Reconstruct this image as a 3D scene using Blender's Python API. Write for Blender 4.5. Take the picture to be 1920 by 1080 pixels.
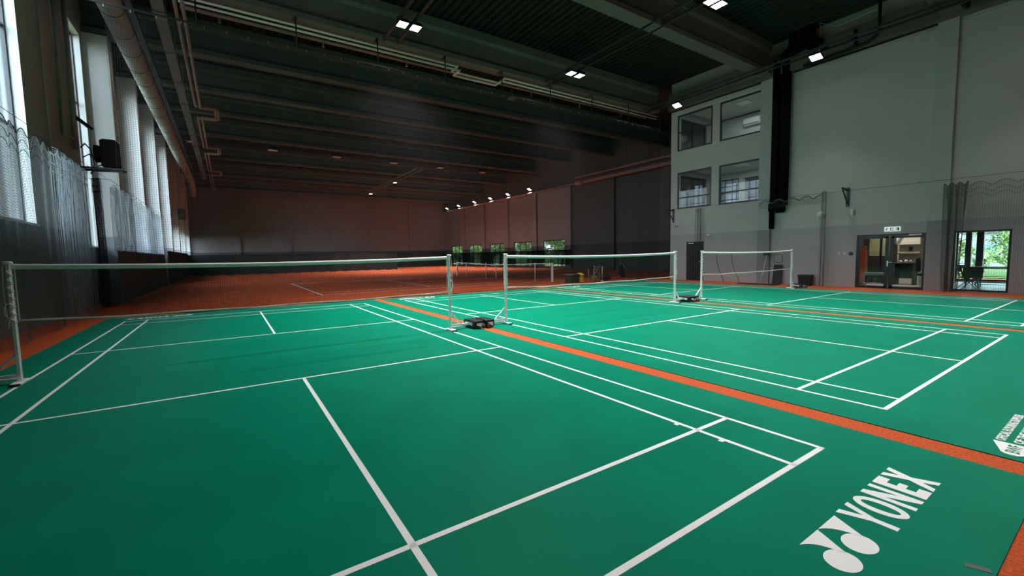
import bpy, math, random
import numpy as np
from mathutils import Matrix, Vector

random.seed(7)
RNG = np.random.default_rng(7)
SC = bpy.context.scene
COL = SC.collection
for o in list(bpy.data.objects):
    bpy.data.objects.remove(o)
PI = math.pi

# ------------------------------------------------------------------ camera
cam_d = bpy.data.cameras.new('camera')
cam_d.sensor_width = 36.0
cam_d.lens = 801.5 / 1920 * 36.0
cam_d.clip_start, cam_d.clip_end = 0.05, 400
cam = bpy.data.objects.new('camera', cam_d)
COL.objects.link(cam)
_yaw, _pit, _rol = 0.5862, -0.0771, -0.0179
_f = Vector((math.sin(_yaw) * math.cos(_pit), math.cos(_yaw) * math.cos(_pit), math.sin(_pit)))
_r = Vector((math.cos(_yaw), -math.sin(_yaw), 0))
_u = _r.cross(_f)
_r2 = math.cos(_rol) * _r + math.sin(_rol) * _u
_u2 = -math.sin(_rol) * _r + math.cos(_rol) * _u
_m = Matrix.Identity(4)
for i in range(3):
    _m[i][0], _m[i][1], _m[i][2] = _r2[i], _u2[i], -_f[i]
_m[0][3], _m[1][3], _m[2][3] = -0.7427, -8.0439, 1.5498
cam.matrix_world = _m
SC.camera = cam

# ------------------------------------------------------------------ sky, exposure, light levels
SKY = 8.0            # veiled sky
SKY_BOOST = 60.0         # added bright sky patch, out of view, lighting the left columns through the windows
FLOOD_W = 195.0
FAR_W = 280.0
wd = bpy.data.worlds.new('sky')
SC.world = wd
wd.use_nodes = True
_nt = wd.node_tree
_nt.nodes.clear()
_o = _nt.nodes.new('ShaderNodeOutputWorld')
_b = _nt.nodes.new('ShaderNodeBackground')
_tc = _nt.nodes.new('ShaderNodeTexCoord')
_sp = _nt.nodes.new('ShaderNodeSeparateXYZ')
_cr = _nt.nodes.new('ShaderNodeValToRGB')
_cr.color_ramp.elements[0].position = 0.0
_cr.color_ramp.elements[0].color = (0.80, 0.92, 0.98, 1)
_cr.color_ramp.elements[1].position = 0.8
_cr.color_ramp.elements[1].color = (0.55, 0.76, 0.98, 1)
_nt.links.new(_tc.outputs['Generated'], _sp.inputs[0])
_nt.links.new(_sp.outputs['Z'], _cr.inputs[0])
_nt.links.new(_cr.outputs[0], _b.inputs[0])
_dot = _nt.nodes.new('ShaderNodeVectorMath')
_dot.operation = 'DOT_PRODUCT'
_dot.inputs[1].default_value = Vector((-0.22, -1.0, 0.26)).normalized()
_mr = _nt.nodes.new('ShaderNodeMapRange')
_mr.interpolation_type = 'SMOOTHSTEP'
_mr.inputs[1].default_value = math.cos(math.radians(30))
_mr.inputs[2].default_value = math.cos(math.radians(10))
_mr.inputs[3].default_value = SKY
_mr.inputs[4].default_value = SKY + SKY_BOOST
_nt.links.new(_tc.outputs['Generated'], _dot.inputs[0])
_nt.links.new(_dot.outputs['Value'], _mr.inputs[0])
# sky shaped for the interior light: dimmed towards +y and overhead
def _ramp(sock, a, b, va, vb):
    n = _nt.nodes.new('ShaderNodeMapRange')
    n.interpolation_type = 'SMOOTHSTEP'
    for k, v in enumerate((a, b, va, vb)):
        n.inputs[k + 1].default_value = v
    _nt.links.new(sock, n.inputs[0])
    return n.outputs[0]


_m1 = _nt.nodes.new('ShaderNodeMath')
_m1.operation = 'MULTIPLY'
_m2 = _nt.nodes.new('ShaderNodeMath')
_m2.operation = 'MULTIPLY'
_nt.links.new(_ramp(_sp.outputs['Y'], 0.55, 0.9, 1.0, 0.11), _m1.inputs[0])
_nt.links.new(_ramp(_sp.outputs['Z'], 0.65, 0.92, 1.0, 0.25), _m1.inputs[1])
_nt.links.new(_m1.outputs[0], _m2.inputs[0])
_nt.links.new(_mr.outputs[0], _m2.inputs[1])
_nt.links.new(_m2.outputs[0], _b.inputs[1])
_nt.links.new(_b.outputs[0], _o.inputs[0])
SC.view_settings.view_transform = 'Standard'
SC.view_settings.look = 'None'
SC.view_settings.gamma = 1.0
SC.view_settings.use_curve_mapping = False
SC.view_settings.exposure = 0.0


# ------------------------------------------------------------------ materials
def lin(c):
    return tuple(((v / 255) / 12.92 if v / 255 <= 0.04045 else ((v / 255 + 0.055) / 1.055) ** 2.4) for v in c)


def mat(name, col, rough=0.6, metal=0.0, var=0.0, scale=6.0, bump=0.0, spec=0.5, col2=None, bscale=None, emit=None, estr=0.0):
    m = bpy.data.materials.new(name)
    m.use_nodes = True
    nt = m.node_tree
    p = nt.nodes['Principled BSDF']
    p.inputs['Base Color'].default_value = (*col, 1)
    p.inputs['Roughness'].default_value = rough
    p.inputs['Metallic'].default_value = metal
    p.inputs['Specular IOR Level'].default_value = spec
    if emit:
        p.inputs['Emission Color'].default_value = (*emit, 1)
        p.inputs['Emission Strength'].default_value = estr
    if var > 0 or bump > 0:
        tc = nt.nodes.new('ShaderNodeTexCoord')
        nz = nt.nodes.new('ShaderNodeTexNoise')
        nz.inputs['Scale'].default_value = scale
        nz.inputs['Detail'].default_value = 4
        nt.links.new(tc.outputs['Object'], nz.inputs['Vector'])
        if var > 0:
            cr = nt.nodes.new('ShaderNodeValToRGB')
            c2 = col2 or tuple(min(1, v * (1 + var)) for v in col)
            c1 = tuple(v * (1 - var) for v in col)
            cr.color_ramp.elements[0].position = 0.3
            cr.color_ramp.elements[0].color = (*c1, 1)
            cr.color_ramp.elements[1].position = 0.7
            cr.color_ramp.elements[1].color = (*c2, 1)
            nt.links.new(nz.outputs['Fac'], cr.inputs[0])
            nt.links.new(cr.outputs[0], p.inputs['Base Color'])
        if bump > 0:
            nb = nt.nodes.new('ShaderNodeTexNoise')
            nb.inputs['Scale'].default_value = bscale or scale * 4
            nt.links.new(tc.outputs['Object'], nb.inputs['Vector'])
            b = nt.nodes.new('ShaderNodeBump')
            b.inputs['Strength'].default_value = bump
            b.inputs['Distance'].default_value = 0.02
            nt.links.new(nb.outputs['Fac'], b.inputs['Height'])
            nt.links.new(b.outputs[0], p.inputs['Normal'])
    return m


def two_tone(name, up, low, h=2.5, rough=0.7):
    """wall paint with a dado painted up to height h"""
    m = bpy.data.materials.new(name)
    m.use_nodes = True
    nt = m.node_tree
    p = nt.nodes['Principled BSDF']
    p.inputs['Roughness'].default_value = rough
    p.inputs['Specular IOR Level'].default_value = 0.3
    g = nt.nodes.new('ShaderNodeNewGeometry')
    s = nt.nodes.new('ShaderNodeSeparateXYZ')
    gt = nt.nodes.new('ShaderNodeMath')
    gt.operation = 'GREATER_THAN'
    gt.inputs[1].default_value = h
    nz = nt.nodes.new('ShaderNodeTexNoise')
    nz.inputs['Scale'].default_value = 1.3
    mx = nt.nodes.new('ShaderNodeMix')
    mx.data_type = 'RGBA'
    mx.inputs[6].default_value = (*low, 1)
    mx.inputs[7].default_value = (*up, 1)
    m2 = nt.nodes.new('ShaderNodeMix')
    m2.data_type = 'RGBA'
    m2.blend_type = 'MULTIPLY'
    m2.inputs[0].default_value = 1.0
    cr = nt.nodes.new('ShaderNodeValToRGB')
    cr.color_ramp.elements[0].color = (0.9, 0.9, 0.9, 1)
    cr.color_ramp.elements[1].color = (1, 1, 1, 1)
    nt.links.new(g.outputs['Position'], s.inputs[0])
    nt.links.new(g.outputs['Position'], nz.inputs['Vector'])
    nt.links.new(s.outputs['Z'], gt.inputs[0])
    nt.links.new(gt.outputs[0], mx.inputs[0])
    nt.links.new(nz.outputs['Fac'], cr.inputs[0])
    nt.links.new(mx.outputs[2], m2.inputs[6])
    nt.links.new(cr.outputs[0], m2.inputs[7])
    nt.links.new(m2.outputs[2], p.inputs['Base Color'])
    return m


def glass_mat(name, tint=(0.9, 0.95, 0.95), refl=0.10, top=0.6):
    m = bpy.data.materials.new(name)
    m.use_nodes = True
    nt = m.node_tree
    nt.nodes.clear()
    o = nt.nodes.new('ShaderNodeOutputMaterial')
    t = nt.nodes.new('ShaderNodeBsdfTransparent')
    t.inputs[0].default_value = (*tint, 1)
    g = nt.nodes.new('ShaderNodeBsdfGlossy')
    g.inputs['Roughness'].default_value = 0.01
    lw = nt.nodes.new('ShaderNodeLayerWeight')
    lw.inputs[0].default_value = 0.25
    mr = nt.nodes.new('ShaderNodeMapRange')
    mr.inputs[3].default_value = refl * 0.5
    mr.inputs[4].default_value = top
    mx = nt.nodes.new('ShaderNodeMixShader')
    nt.links.new(lw.outputs['Fresnel'], mr.inputs[0])
    nt.links.new(mr.outputs[0], mx.inputs[0])
    nt.links.new(t.outputs[0], mx.inputs[1])
    nt.links.new(g.outputs[0], mx.inputs[2])
    nt.links.new(mx.outputs[0], o.inputs[0])
    return m


M = {}
M['green'] = mat('court_vinyl_green', (0.0, 0.190, 0.110), 0.5, var=0.08, scale=1.6, bump=0.05, bscale=2.5, spec=0.04)
M['white_line'] = mat('court_line_white', (0.86, 0.85, 0.86), 0.5, var=0.03, scale=3, spec=0.3)
M['mat_edge'] = mat('mat_edge_black', (0.01, 0.01, 0.01), 0.7)
M['clay'] = mat('clay_carpet', (0.56, 0.098, 0.030), 0.9, var=0.32, scale=55, bump=0.5, bscale=180, spec=0.15)
M['wall'] = two_tone('wall_paint', (0.50, 0.50, 0.475), (0.40, 0.395, 0.41))
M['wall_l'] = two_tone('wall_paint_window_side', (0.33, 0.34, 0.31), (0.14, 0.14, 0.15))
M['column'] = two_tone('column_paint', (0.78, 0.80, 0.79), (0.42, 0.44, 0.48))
M['column_r'] = two_tone('column_paint_grey', (0.46, 0.475, 0.45), (0.26, 0.26, 0.275))
M['wall_far'] = two_tone('wall_paint_tennis', (0.26, 0.245, 0.24), (0.10, 0.10, 0.105))
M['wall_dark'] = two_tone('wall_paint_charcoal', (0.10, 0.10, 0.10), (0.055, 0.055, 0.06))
M['reveal'] = mat('window_reveal_white', (0.80, 0.82, 0.82), 0.6)
M['concrete'] = mat('precast_concrete', (0.155, 0.142, 0.138), 0.85, var=0.10, scale=1.2, bump=0.1)
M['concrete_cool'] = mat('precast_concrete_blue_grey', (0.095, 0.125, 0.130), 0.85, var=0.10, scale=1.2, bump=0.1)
M['cladding'] = mat('dark_upper_cladding', (0.075, 0.068, 0.065), 0.8, var=0.1, scale=2)
M['riser'] = mat('black_insulation', (0.004, 0.004, 0.004), 0.9, spec=0.1)
M['deck'] = mat('roof_deck_dark', (0.026, 0.028, 0.028), 0.55, metal=0.2, var=0.1, scale=0.7)
M['black'] = mat('black_metal', (0.008, 0.009, 0.011), 0.5)
M['dark'] = mat('dark_grey_metal', (0.05, 0.052, 0.055), 0.45, metal=0.4)
M['frame'] = mat('window_frame_anthracite', (0.008, 0.010, 0.013), 0.4)
M['white_metal'] = mat('white_powder_coat', (0.93, 0.91, 0.92), 0.35, var=0.03, scale=9)
M['white_cloth'] = mat('white_tape_cloth', (0.92, 0.89, 0.90), 0.8, var=0.03, scale=20)
M['cream_cloth'] = mat('aged_cord_white', (0.80, 0.76, 0.70), 0.8, var=0.06, scale=20)
M['net_brown'] = mat('net_cord_dark', (0.035, 0.026, 0.022), 0.8)
M['net_black'] = mat('divider_cord', (0.032, 0.032, 0.034), 0.9, spec=0.05)
M['net_grey'] = mat('net_cord_pale', (0.42, 0.46, 0.50), 0.7)
M['net_mid'] = mat('net_cord_mid', (0.26, 0.29, 0.31), 0.7)
M['net_near'] = mat('net_cord_near', (0.10, 0.11, 0.105), 0.7)
M['net_grey2'] = mat('net_cord_grey', (0.09, 0.10, 0.095), 0.7)
M['screen'] = mat('windscreen_fabric', (0.020, 0.024, 0.024), 0.9, var=0.15, scale=8)
M['duct'] = mat('air_duct_fabric', (0.36, 0.36, 0.38), 0.7, var=0.06, scale=2)
M['galv'] = mat('galvanised_steel', (0.20, 0.195, 0.19), 0.5, metal=0.4, var=0.1, scale=3)
M['pipe_red'] = mat('pipe_pink_primer', (0.36, 0.20, 0.19), 0.5, var=0.08, scale=4)
M['pipe_white'] = mat('pipe_white_plastic', (0.9, 0.84, 0.78), 0.4)
M['glass'] = glass_mat('window_glass', refl=0.03, top=0.22)
M['glass_tint'] = glass_mat('tinted_window_glass', (0.80, 0.83, 0.84), 0.05)
M['glass_dark'] = glass_mat('dark_tinted_glass', (0.36, 0.40, 0.44), 0.05)
M['glass_hall'] = glass_mat('hall_window_glass', (0.97, 0.98, 0.98), 0.04)
M['led'] = mat('led_lens', (0.9, 0.9, 0.9), 0.3, emit=(1.0, 0.99, 0.94), estr=14)
M['led_off'] = mat('lens_unlit', (0.85, 0.85, 0.86), 0.6)
M['rubber'] = mat('black_rubber', (0.012, 0.012, 0.012), 0.6)
M['axle'] = mat('wheel_hub_grey', (0.35, 0.33, 0.32), 0.4, metal=0.5)
M['label_w'] = mat('white_label', (0.75, 0.76, 0.78), 0.5)
M['plastic_w'] = mat('white_plastic', (0.62, 0.64, 0.62), 0.4)
M['sign_w'] = mat('exit_sign_face', (0.75, 0.85, 0.82), 0.4, emit=(0.75, 0.95, 0.90), estr=0.55)
M['sign_g'] = mat('exit_sign_dark_green', (0.01, 0.10, 0.06), 0.5)
M['yellow'] = mat('yellow_plastic', (0.88, 0.58, 0.03), 0.45)
M['olive'] = mat('yellow_green_ball', (0.42, 0.48, 0.06), 0.8)
M['bin'] = mat('dark_green_plastic', (0.030, 0.040, 0.034), 0.5)
M['charcoal'] = mat('charcoal_plastic', (0.016, 0.0165, 0.018), 0.5, spec=0.3)
M['orange'] = mat('orange_banner', (0.62, 0.10, 0.03), 0.6, var=0.25, scale=4)
M['pink'] = mat('pale_pink_print', (0.55, 0.25, 0.22), 0.6, var=0.3, scale=14)
M['tealgrey'] = mat('teal_grey_cloth', (0.10, 0.14, 0.15), 0.7)
M['locker'] = mat('locker_olive_panel', (0.16, 0.17, 0.09), 0.4)
M['room_wall'] = mat('office_plaster', (0.50, 0.44, 0.38), 0.8, var=0.04, scale=2)
M['room_wall2'] = mat('upper_room_plaster', (0.42, 0.44, 0.41), 0.8, var=0.04, scale=2)
M['tile'] = mat('office_floor_tile', (0.40, 0.38, 0.36), 0.35, var=0.08, scale=3)
M['tile2'] = mat('terrace_floor_pale', (0.62, 0.66, 0.72), 0.3, var=0.05, scale=2)
M['wood'] = mat('dark_brown_board', (0.035, 0.028, 0.022), 0.6, var=0.2, scale=5)
M['wood_l'] = mat('beige_panel', (0.36, 0.30, 0.25), 0.7)
M['grass'] = mat('outdoor_grass', (0.12, 0.20, 0.03), 0.9, var=0.3, scale=0.6)
M['leaf'] = mat('leaf_green', (0.30, 0.48, 0.10), 0.8, var=0.55, scale=1.1, col2=(0.66, 0.80, 0.36))
M['leaf2'] = mat('leaf_dark_green', (0.15, 0.29, 0.06), 0.8, var=0.5, scale=1.3, col2=(0.42, 0.60, 0.20))
M['bark'] = mat('tree_bark', (0.12, 0.09, 0.06), 0.9, var=0.3, scale=5)
M['house'] = mat('white_render_wall', (0.5, 0.52, 0.54), 0.7)
M['house_b'] = mat('blue_stripe_paint', (0.10, 0.38, 0.62), 0.6)
M['cloth_w'] = mat('pale_jacket_cloth', (0.45, 0.41, 0.40), 0.9, var=0.1, scale=9)
M['curtain_w'] = mat('white_curtain', (0.60, 0.64, 0.60), 0.8)
M['fan'] = mat('heater_casing_brown', (0.014, 0.012, 0.011), 0.85, spec=0.1)
M['board'] = mat('black_floor_board', (0.010, 0.010, 0.010), 0.7)
M['steel'] = mat('brushed_steel', (0.55, 0.56, 0.57), 0.35, metal=0.9)
M['tape_g'] = mat('worn_grey_tape', (0.12, 0.11, 0.10), 0.7, var=0.2, scale=30)


# ------------------------------------------------------------------ mesh building
class MB:
    def __init__(s):
        s.v, s.f, s.m, s.n, s.mi = [], [], [], 0, 0
        s.smooth = []

    def add(s, verts, faces, smooth=False):
        b = s.n
        s.v.extend([tuple(map(float, p)) for p in verts])
        s.n += len(verts)
        for f in faces:
            s.f.append(tuple(b + i for i in f))
            s.m.append(s.mi)
            s.smooth.append(smooth)
        return s

    def box(s, x0, x1, y0, y1, z0, z1):
        v = [(x0, y0, z0), (x1, y0, z0), (x1, y1, z0), (x0, y1, z0), (x0, y0, z1), (x1, y0, z1), (x1, y1, z1), (x0, y1, z1)]
        return s.add(v, [(0, 3, 2, 1), (4, 5, 6, 7), (0, 1, 5, 4), (1, 2, 6, 5), (2, 3, 7, 6), (3, 0, 4, 7)])

    def bbox(s, x0, x1, y0, y1, z0, z1, c):
        """box with chamfered vertical and horizontal edges"""
        def ring(z, k):
            a, b, e, d = x0 + k, x1 - k, y0 + k, y1 - k
            return [(a + c, e, z), (b - c, e, z), (b, e + c, z), (b, d - c, z), (b - c, d, z), (a + c, d, z), (a, d - c, z), (a, e + c, z)]
        rs = [ring(z0, c), ring(z0 + c, 0), ring(z1 - c, 0), ring(z1, c)]
        v = [p for r in rs for p in r]
        f = [tuple(reversed(range(8))), tuple(range(24, 32))]
        for k in range(3):
            for i in range(8):
                j = (i + 1) % 8
                f.append((k * 8 + i, k * 8 + j, k * 8 + 8 + j, k * 8 + 8 + i))
        return s.add(v, f)

    def tube(s, pts, r, n=8, cap=True, smooth=True):
        pts = [Vector(p) for p in pts]
        rs = r if isinstance(r, (list, tuple)) else [r] * len(pts)
        vs = []
        up = None
        for i, p in enumerate(pts):
            if i == 0:
                t = pts[1] - p
            elif i == len(pts) - 1:
                t = p - pts[i - 1]
            else:
                t = (pts[i + 1] - p).normalized() + (p - pts[i - 1]).normalized()
            if t.length < 1e-9:
                t = pts[i] - pts[i - 1]
            t.normalize()
            if up is None:
                up = Vector((0, 0, 1)) if abs(t.z) < 0.9 else Vector((1, 0, 0))
            a = t.cross(up)
            if a.length < 1e-6:
                a = t.orthogonal()
            a.normalize()
            b = a.cross(t).normalized()
            up = b
            k = 1.0
            if 0 < i < len(pts) - 1:
                c = max(0.5, t.dot((pts[i + 1] - p).normalized()))
                k = 1.0 / c if c < 0.999 else 1.0
            for j in range(n):
                w = 2 * PI * j / n
                vs.append(p + (a * math.cos(w) + b * math.sin(w)) * rs[i] * (k if k < 1.5 else 1.2))
        f = []
        for i in range(len(pts) - 1):
            for j in range(n):
                k = (j + 1) % n
                f.append((i * n + j, i * n + k, (i + 1) * n + k, (i + 1) * n + j))
        s.add(vs, f, smooth)
        if cap:
            b = s.n - len(vs)
            L = (len(pts) - 1) * n
            s.f.append(tuple(b + j for j in reversed(range(n))))
            s.m.append(s.mi)
            s.smooth.append(False)
            s.f.append(tuple(b + L + j for j in range(n)))
            s.m.append(s.mi)
            s.smooth.append(False)
        return s

    def bar(s, p, q, w, h):
        """rectangular bar from p to q"""
        p, q = Vector(p), Vector(q)
        t = (q - p).normalized()
        up = Vector((0, 0, 1)) if abs(t.z) < 0.95 else Vector((1, 0, 0))
        a = t.cross(up).normalized() * w / 2
        b = a.cross(t).normalized() * h / 2
        v = [p - a - b, p + a - b, p + a + b, p - a + b, q - a - b, q + a - b, q + a + b, q - a + b]
        return s.add(v, [(3, 2, 1, 0), (4, 5, 6, 7), (0, 1, 5, 4), (1, 2, 6, 5), (2, 3, 7, 6), (3, 0, 4, 7)])

    def prism(s, poly, fn, d0, d1):
        """polygon (2-D) swept from depth d0 to d1; fn maps (a, b, d) to a point"""
        n = len(poly)
        v = [fn(a, b, d0) for a, b in poly] + [fn(a, b, d1) for a, b in poly]
        f = [tuple(reversed(range(n))), tuple(range(n, 2 * n))]
        for i in range(n):
            j = (i + 1) % n
            f.append((i, j, n + j, n + i))
        return s.add(v, f)

    def grid(s, P, smooth=True, wrap=False):
        nu, nv = P.shape[:2]
        f = []
        for i in range(nu - 1):
            for j in range(nv - 1 if not wrap else nv):
                k = (j + 1) % nv
                f.append((i * nv + j, (i + 1) * nv + j, (i + 1) * nv + k, i * nv + k))
        return s.add(P.reshape(-1, 3).tolist(), f, smooth)

    def lathe(s, prof, c, n=20, axis='z', smooth=True):
        P = np.zeros((len(prof), n, 3))
        for i, (r, h) in enumerate(prof):
            for j in range(n):
                w = 2 * PI * j / n
                a, b = r * math.cos(w), r * math.sin(w)
                P[i, j] = {'z': (c[0] + a, c[1] + b, c[2] + h), 'x': (c[0] + h, c[1] + a, c[2] + b), 'y': (c[0] + a, c[1] + h, c[2] + b)}[axis]
        return s.grid(P, smooth, True)

    def cords(s, P, r):
        """thin three-sided cords along every row of P (k, n, 3)"""
        P = np.asarray(P, float)
        k, n, _ = P.shape
        T = np.gradient(P, axis=1)
        T /= np.linalg.norm(T, axis=2, keepdims=True) + 1e-12
        ref = np.where(np.abs(T[..., 2:3]) > 0.8, np.array([1.0, 0, 0]), np.array([0, 0, 1.0]))
        A = np.cross(T, ref)
        A /= np.linalg.norm(A, axis=2, keepdims=True) + 1e-12
        B = np.cross(A, T)
        V = np.stack([P + r * (math.cos(w) * A + math.sin(w) * B) for w in (0.5, 0.5 + 2 * PI / 3, 0.5 + 4 * PI / 3)], axis=2)
        base = s.n
        s.v.extend(map(tuple, V.reshape(-1, 3).tolist()))
        s.n += k * n * 3
        idx = base + np.arange(k * n * 3).reshape(k, n, 3)
        for j in range(3):
            q = (j + 1) % 3
            F = np.stack([idx[:, :-1, j], idx[:, :-1, q], idx[:, 1:, q], idx[:, 1:, j]], axis=2).reshape(-1, 4)
            s.f.extend(map(tuple, F.tolist()))
            s.m.extend([s.mi] * len(F))
            s.smooth.extend([False] * len(F))
        return s

    def mesh(s, name, mats):
        me = bpy.data.meshes.new(name)
        me.from_pydata(s.v, [], s.f)
        for m in (mats if isinstance(mats, (list, tuple)) else [mats]):
            me.materials.append(m)
        me.polygons.foreach_set('material_index', s.m)
        me.polygons.foreach_set('use_smooth', s.smooth)
        me.update()
        return me

    def build(s, name, mats, parent=None, loc=None):
        o = bpy.data.objects.new(name, s.mesh(name, mats))
        COL.objects.link(o)
        if parent:
            o.parent = parent
        if loc:
            o.location = loc
        return o


def tag(o, label, cat, group=None, kind=None):
    o['label'] = label
    o['category'] = cat
    if group:
        o['group'] = group
    if kind:
        o['kind'] = kind
    return o


def thing(name, label, cat, loc=(0, 0, 0), rz=0, group=None):
    o = bpy.data.objects.new(name, None)
    o.empty_display_size = 0.2
    COL.objects.link(o)
    o.location = loc
    o.rotation_euler = (0, 0, rz)
    return tag(o, label, cat, group)


def struct(o):
    o['kind'] = 'structure'
    return o


def dup(root, loc=None, rz=None, label=None, group=None):
    r = root.copy()
    COL.objects.link(r)
    if loc:
        r.location = loc
    if rz is not None:
        r.rotation_euler = (0, 0, rz)
    if label:
        r['label'] = label
    if group:
        r['group'] = group
    for ch in list(root.children):
        c = ch.copy()
        COL.objects.link(c)
        c.parent = r
        for g in ch.children:
            d = g.copy()
            COL.objects.link(d)
            d.parent = c
    return r


def cells(mb, axis, d0, d1, a0, a1, z0, z1, holes):
    """wall slab with rectangular holes; axis 'x' = wall lies in plane x"""
    A = sorted({a0, a1, *[h[0] for h in holes], *[h[1] for h in holes]})
    Z = sorted({z0, z1, *[h[2] for h in holes], *[h[3] for h in holes]})
    A = [a for a in A if a0 <= a <= a1]
    Z = [z for z in Z if z0 <= z <= z1]
    for i in range(len(A) - 1):
        run = None
        for j in range(len(Z) - 1):
            am, zm = (A[i] + A[i + 1]) / 2, (Z[j] + Z[j + 1]) / 2
            hole = any(h[0] < am < h[1] and h[2] < zm < h[3] for h in holes)
            if not hole and run is None:
                run = Z[j]
            if run is not None and (hole or j == len(Z) - 2):
                zt = Z[j] if hole else Z[j + 1]
                if axis == 'x':
                    mb.box(d0, d1, A[i], A[i + 1], run, zt)
                else:
                    mb.box(A[i], A[i + 1], d0, d1, run, zt)
                run = None
    return mb


def text_mesh(body, name, m, size=1.0, thick=0.002, bold=0.0):
    c = bpy.data.curves.new('txt', 'FONT')
    c.body = body
    c.size = size
    c.extrude = thick
    c.offset = bold
    o = bpy.data.objects.new('txt', c)
    COL.objects.link(o)
    dg = bpy.context.evaluated_depsgraph_get()
    me = bpy.data.meshes.new_from_object(o.evaluated_get(dg))
    bpy.data.objects.remove(o)
    bpy.data.curves.remove(c)
    me.name = name
    me.materials.clear()
    me.materials.append(m)
    return me


def fit_text(me, x0, x1, y0, y1, z):
    n = len(me.vertices)
    co = np.zeros(n * 3)
    me.vertices.foreach_get('co', co)
    co = co.reshape(-1, 3)
    lo, hi = co.min(0), co.max(0)
    out = np.zeros_like(co)
    out[:, 0] = x0 + (co[:, 0] - lo[0]) / (hi[0] - lo[0]) * (x1 - x0)
    out[:, 1] = y0 + (co[:, 1] - lo[1]) / (hi[1] - lo[1]) * (y1 - y0)
    out[:, 2] = z + (co[:, 2] - lo[2]) * 0.2
    return out, [tuple(p.vertices) for p in me.polygons]


BAY = 5.97
XL, XR, XF, YF = -4.65, 20.3, 29.4, 56.6

# ================================================================== STRUCTURE
mb = MB()
mb.box(XL - 0.3, XF + 0.3, -14, YF + 0.3, -0.3, 0.0)
struct(mb.build('floor', M['clay']))

# left wall with its windows -----------------------------------------
LW = [(1.6, 7.5, 2.52, 9.6), (12.2, 13.5, 2.1, 9.6)]
for k in range(7):
    y = 14.1 + BAY * k
    LW.append((y + 0.5, y + 4.75, 2.1, 9.6) if k < 3 else (y + 0.8, y + 5.0, 2.2, 4.4))
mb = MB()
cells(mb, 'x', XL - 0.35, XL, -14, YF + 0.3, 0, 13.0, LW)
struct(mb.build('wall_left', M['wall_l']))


def window(n, axis, d, a0, a1, z0, z1, va=(), hz=(), fw=0.07, dep=0.08, gl=None):
    """framed window; d = plane of the frame"""
    def B(m, a, b, c, e, t=dep):
        if axis == 'x':
            m.box(d - t / 2, d + t / 2, a, b, c, e)
        else:
            m.box(a, b, d - t / 2, d + t / 2, c, e)
    m = MB()
    B(m, a0, a0 + fw, z0, z1)
    B(m, a1 - fw, a1, z0, z1)
    B(m, a0 + fw, a1 - fw, z0, z0 + fw)
    B(m, a0 + fw, a1 - fw, z1 - fw, z1)
    for a in va:
        B(m, a - 0.03, a + 0.03, z0 + fw, z1 - fw, dep * 0.8)
    for z in hz:
        B(m, a0 + fw, a1 - fw, z - 0.03, z + 0.03, dep * 0.7)
    o = struct(m.build('window_%d' % n, M['frame']))
    p = MB()
    B(p, a0 + fw * 0.5, a1 - fw * 0.5, z0 + fw * 0.5, z1 - fw * 0.5, 0.012)
    p.build('pane', gl or M['glass'], o)
    return o


wn = 0
for (a0, a1, z0, z1) in LW:
    wn += 1
    big = z1 > 6
    va = [a0 + (a1 - a0) * t for t in (0.34, 0.67)] if big else [a0 + (a1 - a0) * 0.5]
    hz = [4.85, 7.2] if big else []
    window(wn, 'x', XL - 0.22, a0, a1, z0, z1, va, hz, 0.09, gl=M['glass_hall'] if a0 > 10 else M['glass_tint'])
# white window reveals and sills
mb = MB()
for (a0, a1, z0, z1) in LW:
    mb.box(XL - 0.20, XL + 0.01, a1 - 0.015, a1 + 0.002, z0, z1)
    mb.box(XL - 0.20, XL + 0.01, a0 - 0.002, a0 + 0.015, z0, z1)
    mb.box(XL - 0.20, XL + 0.06, a0, a1, z0 - 0.03, z0 + 0.012)
    mb.box(XL - 0.20, XL + 0.01, a0, a1, z1 - 0.015, z1)
struct(mb.build('trim_1', M['reveal']))

# left columns, each with a beam seat
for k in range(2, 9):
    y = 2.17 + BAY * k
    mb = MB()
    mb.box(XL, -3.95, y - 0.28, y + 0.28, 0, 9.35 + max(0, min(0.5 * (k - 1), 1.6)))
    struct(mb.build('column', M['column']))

# right wall of the badminton hall -----------------------------------
HR = [(4.86, 6.90, 7.06, 8.98), (2.43, 4.47, 7.06, 8.97), (4.88, 6.88, 3.92, 5.90), (2.42, 4.47, 3.90, 5.87),
      (-3.48, -1.37, 0.0, 2.09), (-5.45, -4.12, 0.03, 2.10), (5.23, 6.27, 0.0, 2.10)]
mb = MB()
cells(mb, 'x', XR, XR + 0.25, -14, 7.3, 0, 10.8, HR)
struct(mb.build('wall_right', M['wall']))
for i, (a0, a1, z0, z1) in enumerate(HR[:4]):
    wn += 1
    window(wn, 'x', XR + 0.05, a0, a1, z0, z1, [], [z0 + (z1 - z0) * (0.52 if i < 2 else 0.30)], 0.075)
# columns on the right wall
for (y0, y1) in ((1.90, 2.44), (-3.97, -3.44), (-9.94, -9.40)):
    mb = MB()
    mb.box(XR - 0.12, XR, y0, y1, 0, 9.28)
    struct(mb.build('column', M['column_r']))
# ledger beam along the right wall
mb = MB()
mb.prism([(20.3, 9.27), (19.98, 9.27), (19.98, 9.75), (20.04, 9.78), (20.04, 10.15), (20.3, 10.15)], lambda a, b, d: (a, d, b), -14, 7.3)
struct(mb.build('beam', M['concrete']))

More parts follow.
